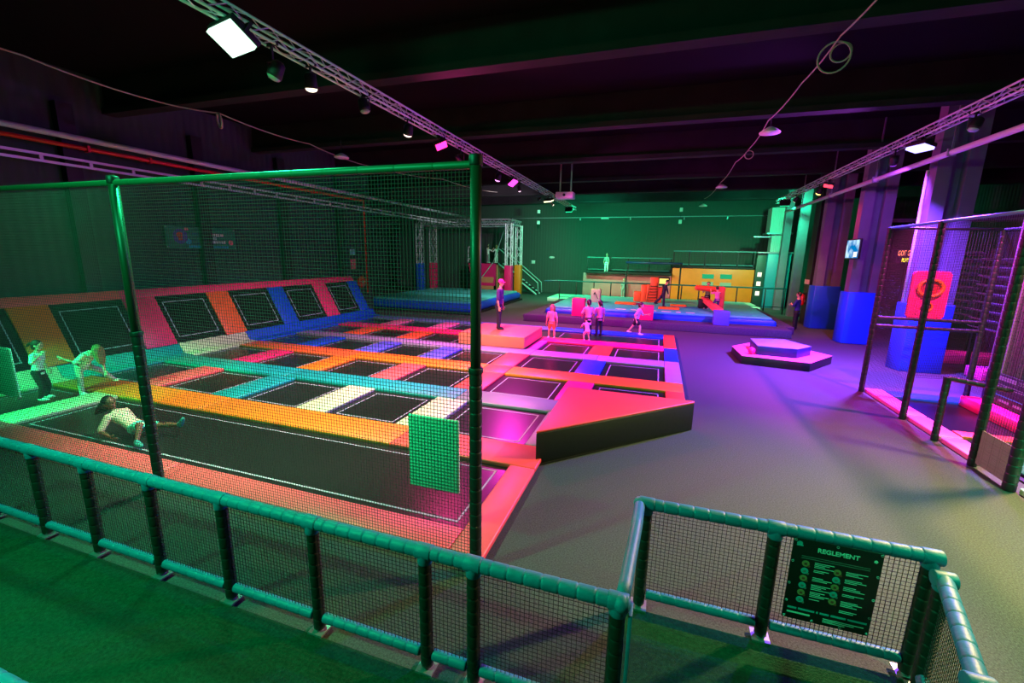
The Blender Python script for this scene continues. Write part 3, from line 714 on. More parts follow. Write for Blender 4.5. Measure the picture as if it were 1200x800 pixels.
# target board
tb = thing('target_board', 'hot pink ball target board with an orange hoop at the end of the cage', 'target board', (6.0, 12.68, 1.9))
b = MB(); pts = []
x0, x1, z0, z1, r = 5.62, 6.34, 1.88, 2.98, .1
for cx, cz, a0 in ((x1-r, z1-r, 0), (x0+r, z1-r, 90), (x0+r, z0+r, 180), (x1-r, z0+r, 270)):
    for k in range(7):
        a = R(a0 + 15*k); pts.append((cx + r*math.cos(a), cz + r*math.sin(a)))
n = len(pts)
b.add([(x, 12.66, z) for x, z in pts] + [(x, 12.72, z) for x, z in pts], [tuple(range(n)), tuple(range(2*n-1, n-1, -1))] + [(i, n+i, n+(i+1) % n, (i+1) % n) for i in range(n)])
obj('board', b, V['hot pink'], parent=tb)
obj('hoop', MB().ring((5.98, 12.63, 2.60), (0,1,0), .2, .035, sx=1.15, sz=.95), V['orange'], parent=tb, smooth=True)
obj('hole', MB().disc((5.98, 12.655, 2.60), (0,1,0), .17, .01), mat('hole_red', (.55, .03, .08), .7), parent=tb)
obj('small_hoop', MB().ring((5.98, 12.64, 2.16), (0,1,0), .1, .016), V['orange'], parent=tb, smooth=True)
obj('hole', MB().disc((5.98, 12.655, 2.16), (0,1,0), .09, .01), mat('hole_red', (.55, .03, .08), .7), parent=tb)
# dark notice in the cage
t = thing('notice_board', 'dark zone notice board hanging inside the right edge of the cage', 'sign', (6.9, 11.4, .3))
obj('panel', MB().box(6.9, 6.92, 10.6, 11.9, .32, .95), M_DARK, parent=t, bevel=.005)
text_mesh('lettering', 'ZONE', .1, (6.895, 10.85, .86), (0,-1,0), (0,0,1), M_TXG, t)
b = MB(); b.box(6.896, 6.9, 11.05, 11.6, .82, .9)
for k in range(2): b.box(6.896, 6.9, 10.8, 11.5, .72-.04*k, .735-.04*k)
for y in (10.7, 11.1, 11.5): b.box(6.896, 6.9, y, y+.3, .38, .43)
obj('lettering', b, M_TXG, parent=t)
obj('stripe', MB().box(6.896, 6.9, 10.65, 11.85, .50, .52), M_TXT2, parent=t)

# ------------------------------------------------------------------ two stacked pentagon foam blocks
o = obj('foam_podium', MB().prism([(2.55, 16.1), (2.62, 14.6), (4.35, 14.28), (5.33, 15.7), (4.6, 16.8), (3.2, 17.0)], 0, .25), M_BLACKVINYL, bevel=.015)
tag(o, 'low wide black sided podium with pink top on the carpet', 'foam block')
obj('top_cover', MB().prism([(2.55, 16.1), (2.62, 14.6), (4.35, 14.28), (5.33, 15.7), (4.6, 16.8), (3.2, 17.0)], .25, .265), V['pink'], parent=o, bevel=.006)
o = obj('foam_podium', MB().prism([(3.1, 16.2), (3.07, 14.9), (4.13, 14.82), (4.66, 15.45), (4.15, 16.5)], .265, .54), V['navy'], bevel=.015)
tag(o, 'smaller podium with periwinkle blue top standing on the wide one', 'foam block')
obj('top_cover', MB().prism([(3.1, 16.2), (3.07, 14.9), (4.13, 14.82), (4.66, 15.45), (4.15, 16.5)], .54, .555), V['periwinkle'], parent=o, bevel=.006)
o = obj('ball', MB().ell((2.93, 14.95, .375), .11, nu=18, nv=12), V['hot pink'], smooth=True)
tag(o, 'small red ball lying on the wide podium against the upper one', 'ball')

# ------------------------------------------------------------------ far platform with airbag
pf = obj('platform_ledge', MB().box(-6.15, 5.35, 20.2, 21.3, 0, .32).box(-6.15, -5.4, 21.3, 28.9, 0, .32).box(5.1, 5.7, 21.3, 28.9, 0, .32), mat('ledge_carpet', (.30, .26, .34), .9, noise=(20, .2), spec=.1), bevel=.02)
tag(pf, 'long low dark ledge in front of the blue airbag at the back', 'platform')
ab = thing('airbag', 'wide blue and turquoise airbag behind the dark ledge', 'airbag', (-.1, 24.8, 0))
obj('side', MB().box(-5.35, 5.05, 21.35, 28.8, .05, .55), V['blue'], parent=ab, bevel=.15, seg=4)
obj('top_sheet', MB().box(-5.2, 4.9, 21.6, 28.7, .5, .64), vinyl('turquoise', (.25, .75, .72)), parent=ab, bevel=.07, seg=3)
b = MB()
x = -1.9
for n in (9, 5, 3, 6, 8, 4, 7): 
    b.box(x, x+.055*n, 21.72, 22.0, .64, .646); x += .055*n + .22
obj('white_lettering', b, M_WHITE, parent=ab)
def cbox(x0, x1, y0, y1, z0, z1, c, lab, grp='foam cubes on and by the airbag', name='foam_cube'):
    return tag(obj(name, MB().box(x0, x1, y0, y1, z0, z1), V[c], bevel=.02), lab, 'foam block', grp)
cbox(-3.86, -3.27, 20.7, 21.25, .32, 1.16, 'hot pink', 'tall hot pink foam block on the ledge behind the girl with the pink shirt')
cb = cbox(-3.5, -2.98, 24.3, 24.8, .64, 1.38, 'cream', 'cream foam block printed with a dark mark, on the airbag')
obj('printed_mark', MB().bar((-3.28, 24.292, 1.2), (-3.1, 24.292, .85), .015).bar((-3.28, 24.292, 1.2), (-3.34, 24.292, 1.1), .015), M_DARK, parent=cb)
cbox(-.72, -.1, 20.7, 21.25, .32, .98, 'hot pink', 'hot pink foam block on the ledge behind the running girl')
cbox(2.42, 3.04, 20.55, 21.1, .32, .93, 'violet-blue', 'violet foam block on the ledge under the jousting beam')
for (x, y, sx, sy, lab) in ((.6, 23.0, .5, .28, 'orange foam mat lying on the airbag before the man in dark clothes'), (-1.6, 24.4, .55, .35, 'orange foam mat lying left on the airbag'), (1.1, 24.6, .4, .25, 'small orange foam mat right of the man in dark clothes')):
    cbox(x-sx, x+sx, y-sy, y+sy, .64, .72, 'orange', lab, 'foam mats on the airbag', 'foam_mat')
# jousting beam on its ramp
jb = thing('jousting_beam', 'orange padded beam raised on a pink ramp with an upright, on the airbag', 'foam beam', (2.6, 23.2, .6))
obj('beam', MB().tube([(1.75, 23.5, 1.72), (1.85, 23.5, 1.72), (2.9, 23.5, 1.66), (3.05, 23.5, 1.64)], [.10, .13, .14, .12], 14), V['orange-red'], parent=jb, smooth=True)
obj('upright', MB().box(2.82, 3.12, 23.3, 23.65, .64, 1.82), V['coral'], parent=jb, bevel=.05)
obj('ramp', MB().add([(2.15,24.4,1.0),(2.42,24.4,1.0),(2.95,21.9,.66),(2.62,21.9,.66),(2.15,24.4,1.24),(2.42,24.4,1.24),(2.95,21.9,.9),(2.62,21.9,.9)],
    [(0,3,2,1),(4,5,6,7),(0,1,5,4),(1,2,6,5),(2,3,7,6),(3,0,4,7)]), V['salmon'], parent=jb, bevel=.03)
obj('support', MB().box(2.05, 2.5, 24.0, 24.6, .64, 1.1), M_BLACKVINYL, parent=jb, bevel=.03)
# stepped red block with rope ladder
sb = thing('stepped_block', 'orange red stepped foam tower with a black rope ladder', 'foam block', (-.5, 26.2, .6))
obj('steps', MB().box(-1.28, -.9, 25.9, 26.6, .64, 1.2).box(-.9, -.6, 25.9, 26.6, .64, 1.6).box(-.6, -.36, 25.9, 26.6, .64, 1.62), V['orange-red'], parent=sb, bevel=.03)
obj('tower', MB().box(-.42, .02, 25.85, 26.6, .64, 2.04).box(.0, .25, 25.9, 26.6, .64, 1.5), V['orange-red'], parent=sb, bevel=.03)
b = MB()
for k in range(6): b.tube([(-.55+.02*k, 25.82, .75+.16*k), (-.0, 25.82, .78+.16*k)], .018, 6)
b.tube([(-.56, 25.82, .66), (-.42, 25.82, 1.75)], .015, 6); b.tube([(0, 25.82, .66), (-.05, 25.82, 1.75)], .015, 6)
obj('rope_ladder', b, M_DARK, parent=sb)
# arcade style display
mo = thing('display', 'yellow lit display in a black frame beside the stepped tower', 'screen', (.33, 29.3, 0))
obj('casing', MB().box(-.02, .68, 29.3, 29.45, 1.4, 1.92), M_DARK, parent=mo, bevel=.02)
obj('stand', MB().box(.26, .40, 29.35, 29.42, .0, 1.4).box(.1, .56, 29.25, 29.5, 0, .05), M_DARK, parent=mo)
obj('picture', MB().box(.06, .6, 29.285, 29.3, 1.5, 1.84), glow('display_yellow', (1, .72, .15), 1.6), parent=mo)
# railing behind the airbag
rl = thing('railing', 'dark railing with turquoise handrail along the back of the airbag', 'railing', (0, 28.9, 0))
px = [-6.3, -5.15, -4.0, -2.9, -1.95, -.6, 1.4, 2.4, 3.4, 4.5, 6.0, 7.0]
for x in px:
    obj('post', MB().tube([(x, 28.95, .0), (x, 28.95, 1.5)], .035, 8), M_DARK, parent=rl, smooth=True)
obj('handrail', MB().tube([(-7.2, 28.3, 1.5), (-6.3, 28.95, 1.5), (7.1, 28.95, 1.5)], .045, 10), mat('rail_teal', (.10, .42, .42), .4), parent=rl, smooth=True)
obj('lower_rail', MB().tube([(-6.3, 28.95, .42), (7.1, 28.95, .42)], .02, 8), M_DARK, parent=rl, smooth=True)
for x, h in ((-2.0, 2.25), (1.25, 2.8)):
    tag(obj('tall_pole', MB().tube([(x, 29.2, 0), (x, 29.2, h)], .05, 10).cyl((x, 29.2, 0), (x, 29.2, .04), .12), M_DARK, smooth=True), 'tall dark pole at the airbag railing, ' + ('left one before the pink climbing wall' if x < 0 else 'right one before the orange climbing wall'), 'pole', 'tall poles at the railing')
# landing mats between the railing and the climbing walls
tag(obj('landing_mat', MB().box(-7.3, 6.0, 29.6, 32.85, 0, .28), V['mint'], bevel=.05), 'pale landing mat along the foot of the climbing walls', 'mat')
# climbing walls and balconies
tag(obj('climbing_wall', MB().box(-5.4, .85, 33, 33.2, .28, 1.92), vinyl('dusky_pink', (.82, .42, .44)), bevel=.01), 'dusky pink low climbing wall below the left balcony', 'climbing wall')
ow = obj('climbing_wall', MB().box(.88, 6.02, 32.9, 33.2, .28, 2.44), V['orange'], bevel=.01)
tag(ow, 'orange climbing wall with four green squares below the right balcony', 'climbing wall')
for (x0, x1, z0, z1, c) in ((2.84, 3.58, 1.77, 2.08, 'a'), (3.97, 4.7, 1.79, 2.1, 'a'), (2.86, 3.58, 1.28, 1.55, 'b'), (4.0, 4.7, 1.27, 1.54, 'b')):
    obj('target_square', MB().box(x0, x1, 32.87, 32.9, z0, z1), glow('target_green_' + c, (.03, .62, .25) if c == 'a' else (.30, .75, .32), .75), parent=ow, bevel=.008)
def balcony(name, lab, x0, x1, y0, y1, zd, zt, n, ext=0):
    t = thing(name, lab, 'balcony', ((x0+x1)/2, (y0+y1)/2, zd), 'balconies over the climbing walls')
    obj('deck', MB().box(x0, x1, y0-ext, y1, zd-.14, zd), M_DARK, parent=t, bevel=.01)
    for i in range(n+1):
        x = x0 + .04 + (x1-x0-.08)*i/n
        obj('post', MB().box(x-.04, x+.04, y0+.02, y0+.1, zd, zt), M_DARK, parent=t)
    obj('top_rail', MB().box(x0, x1, y0, y0+.12, zt-.03, zt+.05), mat('rail_teal', (.10, .42, .42), .4), parent=t)
    obj('bottom_rail', MB().box(x0, x1, y0+.02, y0+.1, zd+.1, zd+.17), mat('rail_teal', (.10, .42, .42), .4), parent=t)
    for i in range(n):
        xa = x0 + .08 + (x1-x0-.08)*i/n; xb = x0 + (x1-x0-.08)*(i+1)/n
        obj('net_panel', MB().net((xa, y0+.06, zd+.17), (xb, y0+.06, zd+.17), (xb, y0+.06, zt-.03), (xa, y0+.06, zt-.03), .1, .004), M_NETD, parent=t)
    for s in (x0+.05, x1-.05): obj('leg', MB().box(s-.05, s+.05, y1-.2, y1-.1, 0, zd-.14), M_DARK, parent=t)
    return t
balcony('balcony', 'left balcony with dark net rail above the pink climbing wall', -5.2, .82, 33.25, 36.5, 2.06, 3.06, 4, .7)
balcony('balcony', 'right higher balcony with dark net rail above the orange climbing wall', .86, 6.0, 33.0, 36.5, 2.58, 3.6, 5)
tag(obj('blue_bar', MB().tube([(-2.3, 32.6, 2.76), (1.5, 32.6, 2.74)], .08, 10).tube([(-2.2, 32.6, 2.76), (-2.2, 33.06, 2.76)], .04, 8), V['navy'], smooth=True), 'blue padded bar in front of the left balcony rail', 'bar')
# turquoise tower on the right
tt_ = thing('climbing_tower', 'turquoise climbing tower with lit number plates at the far right corner', 'climbing wall', (7.0, 33, 0))
obj('side_panel', MB().box(6.62, 7.95, 32.5, 34.5, 0, 3.54), vinyl('turquoise_deep', (.10, .52, .58)), parent=tt_, bevel=.015)
obj('edge_strip', MB().box(6.05, 6.60, 32.7, 34.5, 0, 3.54), mat('strip_green', (.10, .25, .20), .5), parent=tt_, bevel=.01)
for z in (.78, 1.42, 2.02): obj('lit_plate', MB().box(6.18, 6.42, 32.68, 32.7, z, z+.28), glow('plate_lit', (1, .95, .7), 1.5), parent=tt_)
obj('cornice', MB().box(6.0, 8.0, 32.4, 34.5, 3.54, 3.62), M_STEEL, parent=tt_)
dk = thing('ventilation_duct', 'pale ventilation trunk above the turquoise tower', 'duct', (7.1, 33, 3.7))
obj('upper_trunk', MB().box(6.55, 7.75, 32.6, 33.8, 4.8, 6.4), mat('duct_ribbed', (.62, .66, .64), .5, stripes=(0, 60, .4)), parent=dk)
obj('lower_trunk', MB().box(6.75, 7.6, 32.8, 33.6, 3.64, 4.8), mat('duct_ribbed', (.62, .66, .64), .5, stripes=(0, 60, .4)), parent=dk)
obj('flange', MB().box(6.4, 7.85, 32.5, 33.9, 4.74, 4.84).box(5.7, 6.7, 32.8, 33.8, 4.55, 4.62), M_STEEL, parent=dk)
# pipe along the top of the back wall and small fittings on it
t = thing('wall_pipe', 'thin pale pipe along the top of the back wall', 'pipe', (0, 36.9, 6.2))
obj('tube', MB().tube([(-12.4, 36.85, 6.22), (7.3, 36.85, 6.26)], .035, 8), mat('duct_grey', (.75, .74, .78), .35), parent=t, smooth=True)
for x in (-6.5, -2.5, 1.5, 4.5): obj('bracket', MB().box(x-.04, x+.04, 36.8, 37, 6.02, 6.2), M_STEEL, parent=t)
obj('junction_box', MB().box(-4.8, -4.2, 36.8, 36.98, 6.1, 6.22), M_WHITE, parent=t)
for x, z, lab in ((-10.45, 2.55, 'small white switch plate on the back wall beside the stairs'), (-8.8, 2.98, 'small oval lamp on the back wall above the railing corner')):
    tag(obj('wall_fitting', MB().box(x-.16, x+.16, 36.93, 37, z-.14, z+.14) if 'switch' in lab else MB().ell((x, 36.95, z), (.24, .06, .1)), M_WHITE, bevel=.02 if 'switch' in lab else 0, smooth=True), lab, 'fitting')
for (x, y, lab) in ((-9.0, 33, 'pair of small speakers hung before the back wall, left'), (1.1, 33, 'pair of small speakers hung before the back wall, right')):
    t = thing('hanging_speaker', lab, 'speaker', (x, y, 5.4))
    obj('cable', MB().tube([(x, y, 5.9), (x, y, CZ)], .01, 5), M_DARK, parent=t)
    for z in (5.45, 6.25): obj('cabinet', MB().box(x-.1, x+.1, y-.1, y+.1, z, z+.26), M_WHITE, parent=t, bevel=.03)

# ------------------------------------------------------------------ left back: airbag, truss gate, jump tower and stairs
ab = thing('airbag', 'long low blue airbag at the far end of the sloped wall', 'airbag', (-12, 24.5, 0))
obj('side', MB().box(-15.9, -9.2, 20.9, 29.5, .1, .55), V['blue'], parent=ab, bevel=.16, seg=4)
obj('top_sheet', MB().box(-15.7, -9.4, 21.15, 29.3, .5, .66), vinyl('turquoise', (.25, .75, .72)), parent=ab, bevel=.07, seg=3)
obj('base_frame', MB().box(-15.9, -9.1, 20.7, 29.6, 0, .12), M_DARK, parent=ab)
gate_pads = [(-18.1, 31, 'blue', 'blue padded foot of the left front gate tower'), (-18.3, 33.5, 'hot pink', 'pink padded foot of the left rear gate tower'),
             (-10.65, 31, 'hot pink', 'hot pink padded foot of the right front gate tower'), (-10.7, 33.5, 'orange', 'orange padded foot of the right rear gate tower')]
gt = thing('truss_gate', 'aluminium truss gate on four padded towers over the left airbag', 'truss', (-14.5, 32, 0))
def tower(p, x, y, z0, z1, s=.42, alongx=None):
    cs = [(x-s/2, y-s/2), (x+s/2, y-s/2), (x+s/2, y+s/2), (x-s/2, y+s/2)]
    b = MB()
    for c in cs: b.tube([(c[0], c[1], z0), (c[0], c[1], z1)], .045, 8)
    k = 8
    for f in range(4):
        a, c = cs[f], cs[(f+1) % 4]
        for i in range(k):
            za, zb = z0+(z1-z0)*i/k, z0+(z1-z0)*(i+1)/k
            b.tube([(a[0], a[1], za), (c[0], c[1], zb)] if i % 2 == 0 else [(c[0], c[1], za), (a[0], a[1], zb)], .022, 5)
    return obj('tower', b, M_TRUSS, parent=p)
for x, y, c, lab in gate_pads:
    tw = tower(gt, x, y, 0, 5.4)
    obj('foot_pad', MB().box(x-.27, x+.27, y-.27, y+.27, .02, 2.36), V[c], parent=tw, bevel=.04)['label'] = lab
def beamtruss(p, a, b_, s=.36):
    a, b_ = Vector(a), Vector(b_); d = (b_-a).normalized(); u = d.cross(Vector((0,0,1)))*s/2; v = Vector((0,0,s/2)); mb = MB()
    L = (b_-a).length; k = max(2, round(L/.45)); cs = [u+v, u-v, -u-v, -u+v]
    for c in cs: mb.tube([a+c, b_+c], .035, 8)
    for f in range(4):
        for i in range(k):
            q0, q1 = a+d*(L*i/k), a+d*(L*(i+1)/k); c0, c1 = cs[f], cs[(f+1) % 4]
            mb.tube([q0+c0, q1+c1] if i % 2 == 0 else [q0+c1, q1+c0], .016, 5)
    obj('beam', mb, M_TRUSS, parent=p)
beamtruss(gt, (-18.1, 31, 5.5), (-10.6, 31, 5.5)); beamtruss(gt, (-18.3, 33.5, 5.5), (-10.6, 33.5, 5.5))
beamtruss(gt, (-10.65, 31, 5.5), (-10.7, 33.5, 5.5)); beamtruss(gt, (-18.1, 31, 5.5), (-18.3, 33.5, 5.5))
jt = thing('jump_tower', 'jump tower with pink sloped front and green lit railed deck behind the airbag', 'platform', (-14, 34.5, 0))
obj('deck', MB().box(-15.3, -12.6, 33.9, 36.2, 2.3, 2.46), M_DARK, parent=jt, bevel=.01)
obj('front_panel', MB().add([(-15.2,33.85,2.4),(-12.75,33.85,2.4),(-12.75,33.7,.6),(-14.8,33.7,.6),(-15.2,33.95,2.4),(-12.75,33.95,2.4),(-12.75,33.8,.6),(-14.8,33.8,.6)],
    [(0,1,2,3),(7,6,5,4),(0,4,5,1),(1,5,6,2),(2,6,7,3),(3,7,4,0)]), V['hot pink'], parent=jt)
obj('lower_panel', MB().box(-14.0, -12.9, 33.72, 33.8, .3, 1.3), V['peach'], parent=jt)
obj('side_panel', MB().box(-12.72, -12.62, 33.9, 36.2, .0, 2.35), V['peach'], parent=jt)
for x in (-15.25, -14.4): obj('rail_post', MB().box(x-.04, x+.04, 33.9, 33.98, 2.46, 3.75), M_WHITE, parent=jt)
obj('rail', MB().box(-15.29, -14.36, 33.9, 33.98, 3.68, 3.75).box(-15.29, -14.36, 33.9, 33.98, 2.7, 2.78), M_WHITE, parent=jt)
for x, y in ((-15.2, 36.1), (-12.7, 36.1), (-15.2, 34.0)): obj('leg', MB().box(x-.05, x+.05, y-.05, y+.05, 0, 2.3), M_DARK, parent=jt)
st = thing('staircase', 'dark steel stairs with pale handrails down from the jump tower', 'stairs', (-10.8, 34.6, 0))
M_HR = mat('handrail_pale', (.55, .70, .68), .4)
for y in (34.05, 35.15):
    obj('handrail', MB().tube([(-12.7, y, 3.65), (-12.4, y, 3.5), (-9.2, y, .95), (-9.15, y, .1)], .04, 8), M_HR, parent=st, smooth=True)
    obj('stringer', MB().tube([(-12.6, y, 2.4), (-9.3, y, .02)], .07, 6), M_HR, parent=st)
    obj('baluster', MB().tube([(-10.9, y, 1.2), (-10.9, y, 2.25)], .025, 6).tube([(-11.9, y, 1.95), (-11.9, y, 3.05)], .025, 6), M_HR, parent=st)
for k in range(11): obj('tread', MB().box(-12.6+.3*k, -12.3+.3*k, 34.08, 35.12, 2.2-.2*k, 2.24-.2*k), M_DARK, parent=st)
obj('brace', MB().tube([(-10.95, 31.1, 5.3), (-12.9, 33.6, 2.5), (-14.2, 33.2, .7)], .035, 6), M_HR, parent=gt)

# ------------------------------------------------------------------ things on the left wall
t = thing('banner', 'printed party banner with round emblem hung on the left wall', 'banner', (-14.93, 11.1, 3.2))
x = -14.9
obj('sheet', MB().box(x-.02, x, 9.9, 12.3, 3.2, 3.9), mat('banner_green', (.12, .42, .32), .6), parent=t)
obj('strip', MB().box(x, x+.004, 10.6, 12.0, 3.22, 3.29), M_TXT2, parent=t)
obj('emblem', MB().disc((x, 10.35, 3.58), (1,0,0), .24, .008), mat('banner_violet', (.32, .25, .55), .6), parent=t)
obj('emblem_mark', MB().disc((x+.004, 10.33, 3.62), (1,0,0), .1, .008).box(x+.002, x+.008, 10.27, 10.4, 3.45, 3.56), M_TXR, parent=t)
obj('accent', MB().disc((x, 10.6, 3.42), (1,0,0), .09, .006), M_TXT2, parent=t)
obj('accent', MB().disc((x, 12.12, 3.42), (1,0,0), .09, .006).box(x, x+.005, 10.5, 10.62, 3.78, 3.86), mat('banner_pink', (.9, .4, .5), .6), parent=t)
obj('lettering', MB().box(x, x+.004, 11.05, 11.38, 3.62, 3.8), M_TXT3, parent=t)
b = MB()
for y0, n, z in ((11.42, 6, 3.62), (11.15, 6, 3.50), (11.1, 11, 3.38)):
    for k in range(n): b.box(x, x+.004, y0+.075*k, y0+.075*k+.055, z, z+.085)
obj('lettering', b, M_TXT, parent=t)
for y in (9.93, 12.27):
    for z in (3.24, 3.86): obj('grommet', MB().ring((x+.005, y, z), (1,0,0), .02, .006, 12, 6), M_STEEL, parent=t)
hr = thing('hose_reel', 'red fire hose reel on the left wall above the end of the slope', 'hose reel', (-14.8, 19.35, 1.2))
obj('drum', MB().disc((-14.85, 19.35, 1.62), (1,0,0), .3, .12), M_RED, parent=hr, bevel=.02)
obj('hose', MB().ring((-14.85, 19.35, 1.62), (1,0,0), .24, .07), mat('hose_dark_red', (.55, .08, .06), .5), parent=hr, smooth=True)
obj('hub', MB().disc((-14.77, 19.35, 1.62), (1,0,0), .08, .06), M_STEEL, parent=hr)
for z, c, lab in ((3.0, 'a', 'small blue white safety sign on the left wall above the pink one'), (2.3, 'b', 'small pink red fire sign on the left wall above the hose reel')):
    tag(obj('wall_sign', MB().box(-15, -14.97, 18.75, 19.1, z, z+.3 if c == 'a' else z+.5), mat('sign_a', (.6, .85, .9), .5) if c == 'a' else mat('sign_b', (.95, .35, .5), .5)), lab, 'sign')
pr_ = thing('sprinkler_pipe', 'red water pipe running along the left wall and dropping to the hose reel', 'pipe', (-14.6, 10, 5.7))
obj('run', MB().tube([(-14.6, -3, 5.72), (-14.6, 19.5, 5.72), (-14.8, 19.75, 5.6), (-14.8, 19.75, 1.0)], .055, 10), M_RED, parent=pr_, smooth=True)
for y in (4, 8, 9.5, 12.5, 16): obj('coupling', MB().box(-14.68, -14.52, y, y+.06, 5.64, 5.80).box(-15, -14.68, y+.02, y+.04, 5.71, 5.73), M_RED, parent=pr_)
tag(obj('air_duct', MB().tube([(-14.6, -3, 5.95), (-14.6, 36, 5.95)], .075, 12).box(-15, -14.6, 5, 5.06, 5.94, 5.96).box(-15, -14.6, 12, 12.06, 5.94, 5.96), mat('duct_grey', (.75, .74, .78), .35), smooth=True), 'pale round duct running along the left wall above the red pipe', 'pipe')
ct = thing('cable_tray', 'ladder shaped metal cable tray along the left wall under the red pipe', 'cable tray', (-14.55, 15, 5.3))
for z in (5.40, 5.24): obj('side_rail', MB().box(-14.6, -14.54, -3, 30.4, z-.03, z+.03), M_TRUSS, parent=ct)
b = MB()
for k in range(33): b.box(-14.59, -14.55, -3+k, -2.93+k, 5.24, 5.4)
obj('rung', b, M_TRUSS, parent=ct)

# ------------------------------------------------------------------ hanging cables, lamps and projector
def sag(pts, n=6):
    out = []
    for a, b in zip(pts[:-1], pts[1:]):
        a, b = Vector(a), Vector(b)
        for i in range(n):
            t_ = i/n; p = a.lerp(b, t_); p.z -= .35*t_*(1-t_)*(b-a).length*.25; out.append(p)
    out.append(Vector(pts[-1])); return out
M_CABLE = mat('cable_beige', (.62, .58, .52), .6)
c1 = thing('hanging_cable', 'beige cable with one coil sagging across the ceiling on the left', 'cable', (-11.3, 10, 6.6))
obj('cable', MB().tube(sag([(-11.25, 3.5, 6.7), (-11.4, 5.5, 6.62), (-11.6, 8.0, 6.6), (-11.0, 9.0, 6.6), (-11.2, 12.3, 6.62), (-11.5, 16.3, 6.62), (-10.0, 19.4, 6.6), (-9.0, 24, 6.6)]), .017, 6), M_CABLE, parent=c1, smooth=True)
obj('coil', MB().ring((-11.0, 9.0, 6.42), (.3, .6, .1), .17, .028, 24, 6), M_CABLE, parent=c1, smooth=True)
c2 = thing('hanging_cable', 'beige cable with looped coil hanging under the beams right of centre', 'cable', (2.35, 15, 6.6))
obj('cable', MB().tube(sag([(2.55, 6.5, 6.7), (2.39, 8.79, 6.62), (2.37, 10.68, 6.6), (2.3, 13.2, 6.6), (2.4, 16.04, 6.6), (2.31, 18.38, 6.6), (2.36, 22.82, 6.6), (2.19, 29, 6.6)]), .013, 6), M_CABLE, parent=c2, smooth=True)
obj('coil', MB().ring((2.40, 9.0, 6.40), (.2, 1, .1), .22, .014, 24, 6).ring((2.50, 9.05, 6.48), (.3, 1, 0), .14, .014, 24, 6), M_CABLE, parent=c2, smooth=True)
obj('coil', MB().ring((2.4, 16.2, 6.4), (.2, 1, .1), .12, .014, 20, 6), M_CABLE, parent=c2, smooth=True)
for (x, y, lab) in ((-10.77, 13.3, 'unlit round ceiling lamp left of the green net'), (2.42, 13.5, 'unlit round ceiling lamp nearest on the looped cable'), (2.42, 23.0, 'unlit round ceiling lamp, middle one on the looped cable'), (2.3, 30.9, 'unlit round ceiling lamp farthest on the looped cable')):
    t = thing('ceiling_lamp', lab, 'lamp', (x, y, 6.4), 'round lamps under the beams')
    obj('shade', MB().tube([(x, y, 6.36), (x, y, 6.39), (x, y, 6.46), (x, y, 6.52)], [.24, .25, .16, .05], 20), M_WHITE, parent=t, smooth=True)
    obj('stem', MB().tube([(x, y, 6.5), (x, y, 6.95)], .012, 6), M_DARK, parent=t)
hp = thing('projector', 'magenta lit projector box hung on two rods near the end of the left truss', 'projector', (-4.2, 20.5, 5.75))
obj('casing', MB().box(-4.75, -3.95, 20.2, 20.8, 5.72, 6.0), M_WHITE, parent=hp, bevel=.03)
for x in (-4.6, -4.1): obj('rod', MB().box(x-.03, x+.03, 20.45, 20.5, 6.0, CZ), M_STEEL, parent=hp)
obj('lens', MB().disc((-4.35, 20.18, 5.86), (0,1,0), .06, .04), M_DARK, parent=hp)
# ------------------------------------------------------------------ people
def fused(name, mb, voxel, m, parent, smooth_it=3):
    me = bpy.data.meshes.new(name + '_src'); me.from_pydata(mb.v, [], mb.f); me.update()
    clean(me)
    o = bpy.data.objects.new(name + '_src', me); COL.objects.link(o)
    r = o.modifiers.new('r', 'REMESH'); r.mode = 'VOXEL'; r.voxel_size = voxel; r.use_smooth_shade = True
    s = o.modifiers.new('s', 'SMOOTH'); s.iterations = smooth_it; s.factor = .5
    dg = bpy.context.evaluated_depsgraph_get()
    out = bpy.data.meshes.new_from_object(o.evaluated_get(dg))
    bpy.data.objects.remove(o); bpy.data.meshes.remove(me)
    out.name = name; out.materials.clear(); out.materials.append(m)
    for p in out.polygons: p.use_smooth = True
    q = bpy.data.objects.new(name, out); COL.objects.link(q); q.parent = parent
    return q
def loft(mb, secs, lat, fwd, n=16):
    """secs: (centre, half lateral, half depth)"""
    vs = []; fs = []
    for c, a, b in secs:
        for j in range(n):
            q = 2*PI*j/n
            vs.append(c + lat*(a*math.cos(q)) + fwd*(b*math.sin(q)))
    k = len(secs)
    for i in range(k-1):
        for j in range(n): fs.append((i*n+j, i*n+(j+1) % n, (i+1)*n+(j+1) % n, (i+1)*n+j))
    fs.append(tuple(range(n-1, -1, -1))); fs.append(tuple(range((k-1)*n, k*n)))
    return mb.add(vs, fs)
def limb(mb, pts, rs, n=10):
    mb.tube(pts, rs, n)
    for p, r in zip(pts, rs): mb.ell(p, r*.99, nu=10, nv=7)
def nv(v): return Vector(v).normalized()
